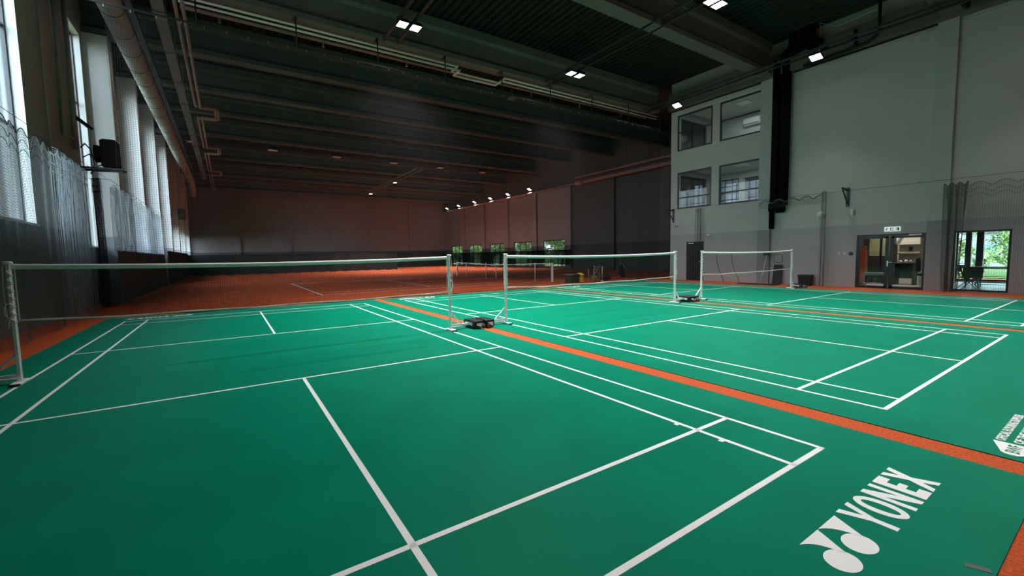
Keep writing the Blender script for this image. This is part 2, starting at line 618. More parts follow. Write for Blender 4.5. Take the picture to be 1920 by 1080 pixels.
# office block: side wall on the tennis hall, slabs, partitions, back walls
HS = [(20.85, 23.35, 3.9, 5.85), (20.85, 23.35, 6.95, 8.97)]
mb = MB()
cells(mb, 'y', 7.05, 7.3, XR + 0.25, XF + 0.3, 0, 13.0, HS)
mb.box(XR, XF + 0.3, 7.05, 7.3, 10.8, 13.0)
struct(mb.build('wall_office_side', M['wall_far']))
for (a0, a1, z0, z1) in HS:
    wn += 1
    window(wn, 'y', 7.2, a0, a1, z0, z1, [a0 + 1.25], [], 0.07)
mb = MB()
mb.box(XR + 0.25, 24.7, -14, 7.05, 2.85, 3.15)
mb.box(XR + 0.25, 24.7, -14, 7.05, 6.15, 6.35)
mb.box(XR + 0.25, 24.7, -14, 7.05, 9.35, 9.55)
mb.box(24.7, 26.8, -14, 7.05, 2.85, 3.0)
struct(mb.build('ceiling_office', M['room_wall2']))
mb = MB()
cells(mb, 'x', 24.5, 24.7, -14, 7.05, 3.15, 9.35, [(5.72, 6.95, 4.2, 5.8), (4.3, 5.2, 4.1, 5.6)])
mb.box(XR + 0.25, 24.5, 1.4, 1.55, 3.15, 9.35)
struct(mb.build('wall_office_back', M['room_wall2']))
wn += 1
window(wn, 'x', 24.55, 5.72, 6.95, 4.2, 5.8, [6.13, 6.54], [4.6, 5.0, 5.4], 0.05, gl=M['glass_dark'])  # added window standing in for a lattice reflection on the front glass
wn += 1
window(wn, 'x', 24.55, 4.3, 5.2, 4.1, 5.6, [4.75], [4.6, 5.1], 0.05, gl=M['glass_dark'])
mb = MB()
mb.box(XR + 0.25, 22.0, -3.87, -3.77, 0, 2.85)
mb.box(21.95, 22.05, -3.77, -2.9, 0, 2.85)
mb.box(22.05, 26.5, -3.0, -2.9, 0, 2.85)
mb.box(24.0, 24.15, -2.9, 1.6, 0, 2.85)
mb.box(XR + 0.25, 24.15, 1.6, 1.75, 0, 2.85)
mb.box(XR + 0.25, 26.5, -9.0, -8.85, 0, 2.85)
struct(mb.build('wall_office_inner', M['room_wall']))
mb = MB()
cells(mb, 'x', 26.5, 26.7, -14, -2.9, 0, 2.85, [(-7.5, -3.05, 0.05, 2.6)])
struct(mb.build('wall_terrace', M['room_wall']))
wn += 1
_tw = window(wn, 'x', 26.6, -7.5, -3.05, 0.05, 2.6, [-5.4, -6.4], [], 0.07)
mb = MB()
mb.box(26.52, 26.7, -3.53, -3.35, 0.12, 2.53)
mb.box(26.52, 26.7, -3.90, -3.68, 0.12, 2.53)
mb.build('post', M['frame'], _tw)
mb = MB()
mb.box(XR + 0.25, 24.0, -3.77, 1.6, 0.0, 0.012)
struct(mb.build('floor_office', M['tile']))
mb = MB()
mb.box(XR + 0.25, 26.5, -8.85, -3.0, 0.0, 0.010)
struct(mb.build('floor_terrace', M['tile2']))

# far right wall of the tennis hall with low windows
FW = []
for k in range(4, 9):
    y = 2.17 + BAY * k
    FW.append((y + 0.95, y + 4.75, 0.12, 3.12))
mb = MB()
cells(mb, 'x', XF, XF + 0.3, 25.75, YF + 0.3, 0, 13.0, FW)
struct(mb.build('wall_tennis_side', M['wall_far']))
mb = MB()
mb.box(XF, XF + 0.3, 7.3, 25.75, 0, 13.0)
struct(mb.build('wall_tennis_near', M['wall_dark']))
for (a0, a1, z0, z1) in FW:
    wn += 1
    window(wn, 'x', XF + 0.12, a0, a1, z0, z1, [a0 + 1.27, a0 + 2.53], [1.1, 2.15], 0.10)
for k in range(2, 9):
    y = 2.17 + BAY * k
    mb = MB()
    mb.box(XF - 0.25, XF, y - 0.28, y + 0.28, 0, 8.7)
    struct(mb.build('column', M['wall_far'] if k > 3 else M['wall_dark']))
mb = MB()
mb.box(XF - 0.3, XF, 7.3, YF, 8.7, 12.9)
struct(mb.build('beam', M['cladding']))
# far wall
mb = MB()
mb.box(XL - 0.3, XF + 0.3, YF, YF + 0.3, 0, 13.0)
struct(mb.build('wall_far', M['wall_far']))
for x in (0.6, 6.35, 11.8, 17.2, 23.4):
    mb = MB()
    mb.box(x - 0.28, x + 0.28, YF - 0.22, YF, 0, 9.6)
    struct(mb.build('column', M['wall_far']))
# wall behind the camera
mb = MB()
mb.box(XL - 0.35, XR + 0.25, -14.3, -14, 0, 11)
struct(mb.build('wall_back', M['wall']))


# roof deck: trapezoidal sheets running along the hall
def roof_z(y):
    if y <= 8.14:
        return 10.76
    if y <= 29.0:
        return 10.76 + (y - 8.14) * 0.0835
    return max(10.76, 10.76 + (49.9 - y) * 0.0835) if y < 49.9 else 10.76


prof = []
x = XL - 0.3
while x < XF + 0.3:
    prof += [(x, 0.0), (x + 0.11, 0.0), (x + 0.15, 0.11), (x + 0.26, 0.11)]
    x += 0.30
ys = [-14.3, 8.14, 29.0, 49.9, YF + 0.3]
P = np.zeros((len(prof), len(ys), 3))
for i, (px, dz) in enumerate(prof):
    for j, y in enumerate(ys):
        P[i, j] = (px, y, roof_z(y) + dz)
mb = MB()
mb.grid(P, smooth=False)
struct(mb.build('ceiling', M['deck']))
mb = MB()
Q = np.zeros((2, len(ys), 3))
for i, px in enumerate((XL - 0.35, XF + 0.35)):
    for j, y in enumerate(ys):
        Q[i, j] = (px, y, roof_z(y) + 0.3)
mb.grid(Q, smooth=False)
struct(mb.build('roof', M['deck']))

# precast I-beams across the hall
IB = [(-0.27, 0), (0.27, 0), (0.27, 0.18), (0.13, 0.34), (0.13, 0.92), (0.25, 1.03), (0.25, 1.35), (-0.25, 1.35), (-0.25, 1.03), (-0.13, 0.92), (-0.13, 0.34), (-0.27, 0.18)]
for k in range(-2, 9):
    y = 2.17 + BAY * k
    z = roof_z(y) - 1.36
    x1 = XF - 0.3 if y > 9 else 20.0
    mb = MB()
    mb.prism(IB, lambda a, b, d, y=y, z=z: (d, y + a, z + b), XL, x1)
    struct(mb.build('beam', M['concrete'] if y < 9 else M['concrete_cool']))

# ================================================================== COURT MATS
Z1 = 0.007


def court_lines():
    m = MB()
    w = 0.04
    za, zb = Z1 - 0.001, Z1 + 0.0012

    def L(x0, x1, y0, y1):
        m.box(x0, x1, y0, y1, za, zb)
    for s in (-1, 1):
        for d in (3.05, 2.59):
            L(*sorted((s * d, s * (d - w))), -6.7, 6.7)
        for d in (6.7, 5.94, 2.02):
            L(-3.05, 3.05, *sorted((s * d, s * (d - w))))
        L(-w / 2, w / 2, *sorted((s * 1.98, s * 6.7)))
    for s in (1,):
        for y in (-5.76, -6.18):
            L(2.515, 2.552, y, y + 0.04)
            L(-2.552, -2.515, -y - 0.04, -y)
    return m.mesh('court_lines', M['white_line'])


def logo_mesh():
    m = MB()
    za, zb = Z1 - 0.001, Z1 + 0.0012
    f = lambda a, b, d: (a, b, d)
    T, Bt = -7.08, -7.345

    def P_(pts):
        m.prism(pts, f, za, zb)

    def arc_tri(x0, x1, xp):
        # a flared wing: straight top edge, right edge straight to the tip, left edge hollow
        tip = (xp, -7.27)
        pts = [(x0, -7.09), (x1, -7.09)] + [tip]
        n = 8
        for i in range(1, n):
            t = i / n
            x = tip[0] * (1 - t) ** 2 + 2 * t * (1 - t) * (x0 + 0.105) + x0 * t * t
            y = tip[1] * (1 - t) ** 2 + 2 * t * (1 - t) * (-7.125) + (-7.09) * t * t
            pts.append((x, y))
        P_(list(reversed(pts)))
    arc_tri(1.67, 1.887, 1.785)
    arc_tri(1.892, 2.11, 2.01)

    def ell(cx, cy, rx, ry):
        P_([(cx + rx * math.cos(2 * PI * i / 28), cy + ry * math.sin(2 * PI * i / 28)) for i in range(28)])
    ell(1.715, -7.265, 0.088, 0.078)
    ell(1.935, -7.265, 0.088, 0.078)
    # letters Y O N E X, tall and condensed
    P_([(2.218, Bt), (2.262, Bt), (2.262, -7.235), (2.332, T), (2.284, T), (2.244, -7.185), (2.206, T), (2.156, T), (2.218, -7.235)])
    n = 24
    oc, orx, ory = (2.425, (T + Bt) / 2), 0.085, (T - Bt) / 2
    for i in range(n):
        a, b = 2 * PI * i / n, 2 * PI * (i + 1) / n
        o1 = (oc[0] + orx * math.cos(a), oc[1] + ory * math.sin(a))
        o2 = (oc[0] + orx * math.cos(b), oc[1] + ory * math.sin(b))
        i1 = (oc[0] + 0.038 * math.cos(a), oc[1] + 0.095 * math.sin(a))
        i2 = (oc[0] + 0.038 * math.cos(b), oc[1] + 0.095 * math.sin(b))
        P_([i1, o1, o2, i2])
    P_([(2.537, Bt), (2.580, Bt), (2.580, -7.19), (2.655, Bt), (2.700, Bt), (2.700, T), (2.657, T), (2.657, -7.235), (2.585, T), (2.537, T)])
    P_([(2.740, Bt), (2.868, Bt), (2.868, -7.285), (2.800, -7.285), (2.800, -7.235), (2.858, -7.235), (2.858, -7.19), (2.800, -7.19), (2.800, -7.14), (2.868, -7.14), (2.868, T), (2.740, T)])
    P_([(2.892, Bt), (2.945, Bt), (2.981, -7.275), (3.017, Bt), (3.070, Bt), (3.010, -7.213), (3.066, T), (3.014, T), (2.982, -7.155), (2.950, T), (2.898, T), (2.954, -7.213)])
    return m.mesh('printed_logo', M['white_line'])


def badge_mesh():
    """round-nosed shield and two lines of lettering, local to a court centre at x = 7.477"""
    m = MB()
    za, zb = Z1 - 0.001, Z1 + 0.0012
    dx = 7.477
    pts = [(4.285, -7.40), (4.04, -7.475), (4.015, -7.50), (4.008, -7.53), (4.015, -7.56), (4.04, -7.585), (4.285, -7.66)]
    m.prism([(a - dx, b) for a, b in pts], lambda a, b, d: (a, b, d), za, zb)
    for body, x0, x1, y0, y1 in (('OFFICIAL FLOORING SUPPLIER', 4.32, 5.22, -7.462, -7.405), ('OF THE WORLD', 4.33, 5.02, -7.555, -7.50)):
        me = text_mesh(body, 't', M['white_line'], bold=0.03)
        v, f = fit_text(me, x0 - dx, x1 - dx, y0, y1, za)
        v[:, 2] = np.where(v[:, 2] > v[:, 2].mean(), zb, za)
        m.add(v.tolist(), f)
        bpy.data.meshes.remove(me)
    me = text_mesh('BWF', 't', M['white_line'], bold=0.02)
    v, f = fit_text(me, 4.06 - dx, 4.25 - dx, -7.565, -7.49, zb)
    v[:, 2] = np.where(v[:, 2] > v[:, 2].mean(), zb + 0.0006, zb - 0.0005)
    m.mi = 1
    m.add(v.tolist(), f)
    bpy.data.meshes.remove(me)
    return m.mesh('printed_badge', [M['white_line'], M['green']])


LINES, LOGO, BADGE = court_lines(), logo_mesh(), badge_mesh()
SHEET = MB()
SHEET.mi = 0
_v = [(-3.56, -7.71), (3.64, -7.71), (3.64, 7.71), (-3.56, 7.71)]
SHEET.add([(a, b, Z1) for a, b in _v], [(0, 1, 2, 3)])
SHEET.mi = 1
SHEET.add([(a, b, 0.0005) for a, b in _v] + [(a, b, Z1) for a, b in _v], [(0, 1, 5, 4), (1, 2, 6, 5), (2, 3, 7, 6), (3, 0, 4, 7), (3, 2, 1, 0)])
SHEET = SHEET.mesh('sheet', [M['green'], M['mat_edge']])


def part(name, me, parent, loc=(0, 0, 0), rz=0):
    o = bpy.data.objects.new(name, me)
    COL.objects.link(o)
    o.parent = parent
    o.location = loc
    o.rotation_euler = (0, 0, rz)
    return o


for i, lab in enumerate(('green badminton court mat in the foreground, nearest the windowed left wall',
                         'green badminton court mat between the two orange strips',
                         'green badminton court mat along the grey right wall, farthest from the windows')):
    t = thing('court_mat', lab, 'court mat', (7.477 * i, 0, 0), 0, 'badminton court mats')
    part('sheet', SHEET, t)
    part('court_lines', LINES, t)['label'] = 'white painted court lines'
    part('printed_logo', LOGO, t)['label'] = 'white logo and lettering printed at the near end'
    part('printed_logo', LOGO, t, rz=PI)['label'] = 'white logo and lettering printed at the far end'
    if i:
        part('printed_badge', BADGE, t)['label'] = 'white badge with two lines of small lettering'
    else:
        mb = MB()
        for a, b, w in (((2.165, -7.61), (2.20, -7.69), 0.012),):
            mb.bar((*a, Z1 + 0.001), (*b, Z1 + 0.001), 0.035, 0.002)
        mb.build('tape_strip', M['tape_g'], t)['label'] = 'worn grey tape strip at the near edge'


# ================================================================== BADMINTON NETS AND POSTS
def net_top(x):
    return 1.545 - 0.045 * (1 - (x / 3.05) ** 2)


def net_bot(x):
    return 0.785 + 0.04 * (x / 3.05) ** 4


def badminton_net():
    m = MB()
    nx, nz = 306, 38
    xs = np.linspace(-3.0, 3.0, nx)
    P = np.zeros((nx, 4, 3))
    for j in range(4):
        t = j / 3
        P[:, j, 0] = xs
        P[:, j, 2] = net_bot(xs) + (net_top(xs) - 0.03 - net_bot(xs)) * t
    m.cords(P, 0.0009)
    xs = np.linspace(-3.0, 3.0, 22)
    P = np.zeros((nz, 22, 3))
    for j in range(nz):
        t = j / (nz - 1)
        P[j, :, 0] = xs
        P[j, :, 2] = net_bot(xs) + (net_top(xs) - 0.03 - net_bot(xs)) * t
    m.cords(P, 0.0009)
    me = m.mesh('mesh', M['net_brown'])
    t = MB()
    xs = np.linspace(-3.03, 3.03, 25)
    for sgn in (1,):
        R = np.zeros((25, 8, 3))
        for i, x in enumerate(xs):
            z = net_top(x)
            for j, (dy, dz) in enumerate(((-0.012, -0.062), (-0.014, -0.02), (-0.011, -0.002), (0, 0.005), (0.011, -0.002), (0.014, -0.02), (0.012, -0.062), (0, -0.06))):
                R[i, j] = (x, dy, z + dz)
        t.grid(R, True, True)
    top = t.mesh('top_tape', M['white_cloth'])
    b = MB()
    pts = [(x, 0.006 * math.sin(7 * x), net_bot(x) + 0.006 * math.sin(4 * x)) for x in np.linspace(-3.02, 3.02, 40)]
    b.tube(pts, 0.014, 6)
    bot = b.mesh('bottom_cord', M['cream_cloth'])
    side = []
    for sx in (-1, 1):
        s = MB()
        s.tube([(sx * 3.0, 0, net_bot(3.0) + (net_top(3.0) - net_bot(3.0)) * k / 5) for k in range(6)], 0.006, 6)
        side.append(s.mesh('side_cord', M['white_cloth']))
    return me, top, bot, side[0], side[1]


NM = badminton_net()
NETL = ['badminton net with white tape across the nearest court on the left',
        'badminton net with white tape across the middle court',
        'badminton net with white tape across the far court by the grey wall']
for i in range(3):
    t = thing('badminton_net', NETL[i], 'net', (7.477 * i, 0, 0), 0, 'badminton nets')
    for n, me in zip(('mesh', 'top_tape', 'bottom_cord', 'side_cord', 'side_cord'), NM):
        part(n, me, t)


def post_meshes():
    out = {}
    m = MB()
    m.bbox(-0.022, 0.022, -0.028, 0.028, 0.03, 1.56, 0.008)
    m.bbox(-0.03, 0.03, -0.036, 0.036, 1.545, 1.575, 0.008)
    m.tube([(-0.045, -0.02, 1.555), (0.045, -0.02, 1.555)], 0.018, 10)
    out['post'] = (m.mesh('post', M['white_metal']), None)
    m = MB()
    m.bbox(-0.05, 0.05, -0.17, 0.15, 0.010, 0.034, 0.005)
    m.mi = 1
    m.bbox(-0.05, 0.05, -0.21, -0.17, 0.009, 0.032, 0.004)
    out['foot_plate'] = (m.mesh('foot_plate', [M['white_metal'], M['rubber']]), None)
    m = MB()
    m.bar((0.02, 0, 0.105), (0.58, 0.06, 0.085), 0.05, 0.04)
    m.bar((0.02, 0.05, 0.05), (0.5, 0.10, 0.05), 0.025, 0.025)
    out['base_arm'] = (m.mesh('base_arm', M['white_metal']), None)
    m = MB()
    m.bar((0.015, 0, 0.38), (0.27, 0.03, 0.12), 0.028, 0.028)
    out['brace'] = (m.mesh('brace', M['white_metal']), None)
    # rope lacing
    m = MB()
    pts = []
    for k in range(15):
        z = 1.50 - 0.05 * k
        sgn = 1 if k % 2 else -1
        pts.append((sgn * 0.028 - 0.012, -0.034, z))
        pts.append((-sgn * 0.0 - 0.012, -0.037, z - 0.025))
    m.tube(pts, 0.006, 5, smooth=False)
    m.tube([(0.03, -0.03, 1.53)] + [(0.045 + 0.012 * math.sin(3 * q), -0.02, 1.5 - 0.66 * q) for q in np.linspace(0, 1, 8)], 0.005, 5)
    loop = [(0.03 + 0.035 * math.sin(2 * PI * q), -0.03, 0.95 + 0.09 * math.cos(2 * PI * q)) for q in np.linspace(0, 1, 14)]
    m.tube(loop, 0.007, 5)
    m.tube([(0.02, -0.03, 0.86), (0.035, -0.03, 0.80), (0.045, -0.03, 0.72)], 0.008, 5)
    out['lacing'] = (m.mesh('lacing', M['white_cloth']), None)
    m = MB()
    m.bbox(0.44, 0.66, -0.22, 0.26, 0.018, 0.175, 0.012)
    out['weight_box'] = (m.mesh('weight_box', M['charcoal']), None)
    m = MB()
    m.lathe([(0.0, 0.0), (0.05, 0.0), (0.055, 0.008), (0.055, 0.032), (0.05, 0.04), (0.0, 0.04)], (0.60, -0.29, 0.064), 18, 'x')
    m.mi = 1
    m.lathe([(0.0, 0.043), (0.028, 0.043), (0.032, 0.036)], (0.60, -0.29, 0.064), 14, 'x')
    m.lathe([(0.0, -0.003), (0.028, -0.003), (0.032, 0.004)], (0.60, -0.29, 0.064), 14, 'x')
    m.bar((0.52, -0.29, 0.064), (0.64, -0.29, 0.064), 0.018, 0.018)
    m.bar((0.55, -0.29, 0.064), (0.55, -0.22, 0.08), 0.03, 0.02)
    out['wheel'] = (m.mesh('wheel', [M['rubber'], M['axle']]), 'weight_box')
    m = MB()
    m.box(0.4365, 0.4405, -0.13, 0.20, 0.07, 0.13)
    m.box(0.49, 0.62, -0.2415, -0.2395, 0.075, 0.125)
    out['label_plate'] = (m.mesh('label_plate', M['label_w']), 'weight_box')
    return out


PM = post_meshes()


def net_post(x, flip, label):
    t = thing('net_post', label, 'net post', (x, 0, Z1), 0, 'badminton net posts')
    t.scale = (-1 if flip else 1, 1, 1)
    os = {}
    for n, (me, par) in PM.items():
        os[n] = part(n, me, os[par] if par else t)
    os['weight_box']['label'] = 'black counterweight box'
    return t


for i in range(3):
    nm = ('nearest', 'middle', 'far')[i]
    net_post(7.477 * i - 3.05, True, ('white net post at the left frame edge, left end of the nearest net',
                                      'white net post right of the first orange strip, left end of the middle net',
                                      'white net post right of the second orange strip, left end of the far net')[i])
    net_post(7.477 * i + 3.05, False, ('white net post left of the first orange strip, right end of the nearest net',
                                       'white net post left of the second orange strip, right end of the middle net',
                                       'white net post beside the black bin, right end of the far net')[i])

# ================================================================== DIVIDER NET AND ITS RAIL
YD = 7.9
mb = MB()
xs = np.arange(-3.1, 20.15, 0.05)
zs = np.linspace(0.02, 8.36, 14)
wob = lambda x, z: 0.10 * np.sin(1.7 * x) * (1 - z / 8.4) + 0.05 * np.sin(5.1 * x + 0.4 * z) * (0.35 + 0.65 * (1 - z / 8.4))
P = np.zeros((len(xs), len(zs), 3))
P[..., 0] = xs[:, None] + 0.015 * np.sin(2.1 * zs[None, :] + xs[:, None])
P[..., 2] = zs[None, :] + 0 * xs[:, None]
P[..., 1] = YD + wob(xs[:, None], zs[None, :])
mb.cords(P, 0.0030)
xh = np.arange(-3.1, 20.16, 0.2)
zh = np.arange(0.02, 8.37, 0.05)
P = np.zeros((len(zh), len(xh), 3))
P[..., 0] = xh[None, :]
P[..., 2] = zh[:, None] + 0.012 * np.sin(3.3 * xh[None, :])
P[..., 1] = YD + wob(xh[None, :], zh[:, None])
mb.cords(P, 0.0030)
dn = thing('divider_net', 'tall fine dark divider net hanging between the badminton mats and the red tennis floor', 'net', (0, 0, 0))
mb.build('mesh', M['net_black'], dn)
mb = MB()
mb.tube([(x, YD + float(wob(x, 0.02)), 0.012) for x in np.arange(-3.1, 20.16, 0.3)], 0.012, 5)
mb.build('hem_rope', M['net_black'], dn)
t = thing('curtain_rail', 'dark net rail hung on rods below the beam across the hall', 'rail', (0, 0, 0))
mb = MB()
mb.box(-4.4, 20.28, YD - 0.02, YD + 0.02, 8.43, 8.48)
mb.build('track', M['dark'], t)
for k in range(-2, 8):
    x = 1.57 + 2.65 * k
    if x < -4.3:
        continue
    mb = MB()
    mb.tube([(x, YD, 8.47), (x, YD, 9.42)], 0.022, 6)
    mb.box(x - 0.05, x + 0.05, YD - 0.04, YD + 0.28, 9.38, 9.398)
    mb.build('hanger_rod', M['black'], t)
for x in np.arange(-3.1, 20.2, 0.55):
    mb = MB()
    mb.box(x - 0.009, x + 0.009, YD - 0.008, YD + 0.008, 8.365, 8.43)
    mb.build('glider', M['plastic_w'], t)

# ================================================================== FLOODLIGHTS AND LIGHT TRACKS
def ladder(x0, x1, y0, y1, z, label, right=True):
    t = thing('light_track', label, 'light track', (0, 0, 0), 0, 'light tracks along the badminton hall')
    for x in (x0, x1):
        mb = MB()
        mb.box(x - 0.045, x + 0.045, y0, y1, z, z + 0.07)
        mb.build('rail', M['dark'], t)
    y = y0 + 0.4
    while y < y1:
        mb = MB()
        mb.box(x0 - 0.12, x1 + 0.12, y - 0.025, y + 0.025, z + 0.07, z + 0.10)
        mb.build('crossbar', M['dark'], t)
        y += 2.35
    for y in (2.17, -3.8):
        mb = MB()
        for x in (x0, x1):
            mb.tube([(x, y + 0.35, z + 0.1), (x, y + 0.35, 10.8)], 0.006, 5)
        mb.build('hanger_wire', M['dark'], t)


ladder(4.47, 4.97, -13.5, 8.0, 9.40, 'ladder-like light track above the first orange strip')
ladder(11.87, 12.37, -13.5, 8.0, 9.40, 'ladder-like light track above the second orange strip')
ladder(18.75, 19.15, -13.5, 8.0, 9.265, 'ladder-like light track along the top of the grey right wall')


def flood_meshes():
    h = MB()
    h.bbox(-0.17, 0.17, -0.21, 0.21, 0.03, 0.09, 0.012)
    for i in range(9):
        x = -0.14 + 0.035 * i
        h.box(x - 0.006, x + 0.006, -0.18, 0.18, 0.09, 0.14)
    # rim
    h.box(-0.17, -0.155, -0.21, 0.21, 0.0, 0.03)
    h.box(0.155, 0.17, -0.21, 0.21, 0.0, 0.03)
    h.box(-0.155, 0.155, -0.21, -0.195, 0.0, 0.03)
    h.box(-0.155, 0.155, 0.195, 0.21, 0.0, 0.03)
    b = MB()
    b.box(-0.19, -0.172, -0.02, 0.02, 0.03, 0.17)
    b.box(0.172, 0.19, -0.02, 0.02, 0.03, 0.17)
    b.box(-0.19, 0.19, -0.02, 0.02, 0.165, 0.185)
    l = MB()
    for (a, b_, c, d) in ((-0.15, -0.01, 0.02, 0.185), (0.01, 0.15, 0.02, 0.185), (-0.15, -0.01, -0.185, -0.02), (0.01, 0.15, -0.185, -0.02)):
        l.box(a, b_, c, d, 0.004, 0.028)
    return h, b, l


_h, _b2, _l = flood_meshes()
FH, FB = _h.mesh('housing', M['black']), _b2.mesh('bracket', M['black'])
FL_ON, FL_OFF = _l.mesh('lens', M['led']), _l.mesh('lens', M['led_off'])
LAMP = bpy.data.lights.new('floodlight_beam', 'AREA')
LAMP.shape = 'RECTANGLE'
LAMP.size, LAMP.size_y = 0.30, 0.37
LAMP.energy = FLOOD_W * 1.2
LAMP.color = (1.0, 0.985, 0.95)
LAMP.spread = math.radians(103)
LAMP_LOW = LAMP.copy()
LAMP_LOW.name = 'dimmed_floodlight_beam'
LAMP_LOW.energy = FLOOD_W * 0.5
LAMP_MIDTRACK = LAMP.copy()
LAMP_MIDTRACK.name = 'middle_track_floodlight_beam'
LAMP_MIDTRACK.energy = FLOOD_W * 0.64
LAMP_WALL = LAMP.copy()
LAMP_WALL.name = 'wall_side_floodlight_beam'
LAMP_WALL.energy = FLOOD_W * 0.42
LAMP_WALL.spread = math.radians(96)


def flood(x, y, z, label, on=True, group='floodlights over the badminton courts', beam=True, lamp=None):
    t = thing('floodlight', label, 'floodlight', (x, y, z), 0, group)
    part('housing', FH, t)
    part('bracket', FB, t)
    part('lens', FL_ON if on else FL_OFF, t)
    if on and beam:
        lo = bpy.data.objects.new('beam_source', lamp or LAMP)
        COL.objects.link(lo)
        lo.parent = t
        lo.location = (0, 0, 0.001)
    return t


FLZ = 9.215
for x, y, a in ((4.55, 6.2, 'left lit floodlight of the pair on the leftmost light track'), (5.0, 6.2, 'right lit floodlight of the pair on the leftmost light track'),
                (11.94, 6.2, 'left lit floodlight of the far pair on the middle light track'), (12.42, 6.2, 'right lit floodlight of the far pair on the middle light track'),
                (18.95, 6.0, 'lit floodlight beside the upper office windows'),
                (12.12, -0.05, 'left lit floodlight of the near pair on the middle track, at the top frame edge'), (12.52, -0.05, 'right lit floodlight of the near pair on the middle track, at the top frame edge'),
                (18.9, -0.25, 'lit floodlight beside the black ventilation riser'),
                (4.55, 0.0, 'left lit floodlight above the nearest net, out of frame'), (5.0, 0.0, 'right lit floodlight above the nearest net, out of frame'),
                (4.55, -6.2, 'left lit floodlight above the first printed logo, out of frame'), (5.0, -6.2, 'right lit floodlight above the first printed logo, out of frame'),
                (11.94, -6.2, 'left lit floodlight above the second printed logo, out of frame'), (12.42, -6.2, 'right lit floodlight above the second printed logo, out of frame'),
                (18.9, -6.2, 'lit floodlight above the terrace window, out of frame')):
    _fl = flood(x, y, FLZ if x < 15 else 9.04, a, lamp=LAMP_WALL if x > 15 else LAMP_LOW if (y < -5 and x < 10) else LAMP_MIDTRACK if x > 10 else None)
    if x > 15:
        _fl.rotation_euler = (0, math.radians(24), 0)

# tennis hall: unlit row, lit row, middle row
ORD = ('leftmost', 'second from left', 'third from left', 'fourth from left', 'fifth from left', 'sixth from left')
for i, x in enumerate((-2.18, 2.42, 6.67, 11.09, 15.2, 19.4)):
    o = flood(x, 26.9, 9.2, 'unlit pale floodlight under the tennis hall ceiling, %s of its row' % ORD[i], on=False, group='unlit floodlights across the tennis hall')
    o.scale = (1.9, 1.5, 1.2)
mb = MB()
mb.box(-4.4, 26.0, 26.86, 26.96, 9.44, 9.52)
tag(mb.build('light_rail', M['black']), 'dark rail carrying the unlit floodlights across the tennis hall', 'rail')
LFAR = bpy.data.lights.new('far_floodlight_beam', 'AREA')
LFAR.shape = 'RECTANGLE'
LFAR.size, LFAR.size_y = 0.4, 0.4
LFAR.energy = FAR_W
LFAR.spread = math.radians(84)
ORD2 = ('nearest', 'second nearest', 'third nearest', 'fourth nearest', 'third farthest', 'second farthest', 'farthest')
for i, y in enumerate((32.08, 36.6, 40.77, 45.13, 50.02, 54.04)):
    o = flood(28.5, y, 8.98, 'small lit floodlight above the far right windows, %s of its row' % (ORD2[i] if i < 4 else ('second farthest', 'farthest')[i - 4]), True, 'lit floodlights above the far right windows', beam=False)
    o.scale = (1.25, 1.25, 1.1)
    o.rotation_euler = (0, math.radians(28), 0)
    if i == 5:
        continue
    lo = bpy.data.objects.new('beam_source', LFAR)
    COL.objects.link(lo)
    lo.parent = o
    lo.location = (0, 0, 0.001)
LMID = LFAR.copy()
LMID.name = 'mid_floodlight_beam'
LMID.energy = 700
LMID.spread = math.radians(125)
for i, y in enumerate((34.8, 43.5)):
    flood(13.8, y, 9.0, ('nearer', 'farther')[i] + ' tiny lit floodlight in the middle of the dark tennis hall ceiling', True, 'tiny lit floodlights mid ceiling', lamp=LMID)
mb = MB()
for x in (13.5, 14.1):
    mb.box(x - 0.03, x + 0.03, 28.0, 49.0, 9.182, 9.26)
for y in np.arange(28.5, 49, 2.5):
    mb.box(13.4, 14.2, y - 0.03, y + 0.03, 9.26, 9.30)
for y in (34.8, 43.5):
    mb.box(13.4, 14.2, y - 0.03, y + 0.03, 9.18, 9.19)
tag(mb.build('light_track', M['galv']), 'distant ladder-like light track in the middle of the tennis hall ceiling', 'light track')

# ================================================================== SERVICES
# round air duct down the left side
t = thing('air_duct', 'long round fabric air duct running along the upper left side', 'duct', (0, 0, 0))
mb = MB()
pts = [(-3.1, y, 8.9) for y in np.linspace(-13, 42, 56)]
mb.tube(pts, 0.30, 20)
mb.tube([(-3.1, 41.9, 8.9), (-3.1, 42.5, 8.75), (-3.1, 42.9, 8.3), (-3.1, 43.0, 7.6)], 0.30, 16)
mb.build('duct_tube', M['duct'], t)
for y in np.arange(-12, 42, 1.5):
    mb = MB()
    mb.lathe([(0.303, -0.02), (0.312, -0.02), (0.312, 0.02), (0.303, 0.02)], (-3.1, y, 8.9), 20, 'y')
    mb.build('ring', M['dark'], t)
# cable tray
t = thing('cable_tray', 'wide galvanised cable tray right of the round air duct', 'cable tray', (0, 0, 0))
mb = MB()
mb.box(-2.12, -1.84, -13, 40, 8.86, 8.875)
mb.box(-2.13, -2.115, -13, 40, 8.86, 8.94)
mb.box(-1.845, -1.83, -13, 40, 8.86, 8.94)
mb.build('tray', M['galv'], t)
for y in np.arange(8.6, 40, 2.985):
    mb = MB()
    mb.box(-2.16, -1.8, y - 0.03, y + 0.03, 8.83, 8.86)
    for x in (-2.15, -1.81):
        mb.tube([(x, y, 8.84), (x, y, roof_z(y) + 0.02)], 0.008, 5)
    mb.build('tray_hanger', M['galv'], t)
mb = MB()
mb.box(-2.74, -2.58, 8.2, 38, 8.86, 8.96)
tag(mb.build('cable_tray', M['black']), 'narrow black cable tray between the air duct and the wide tray', 'cable tray')


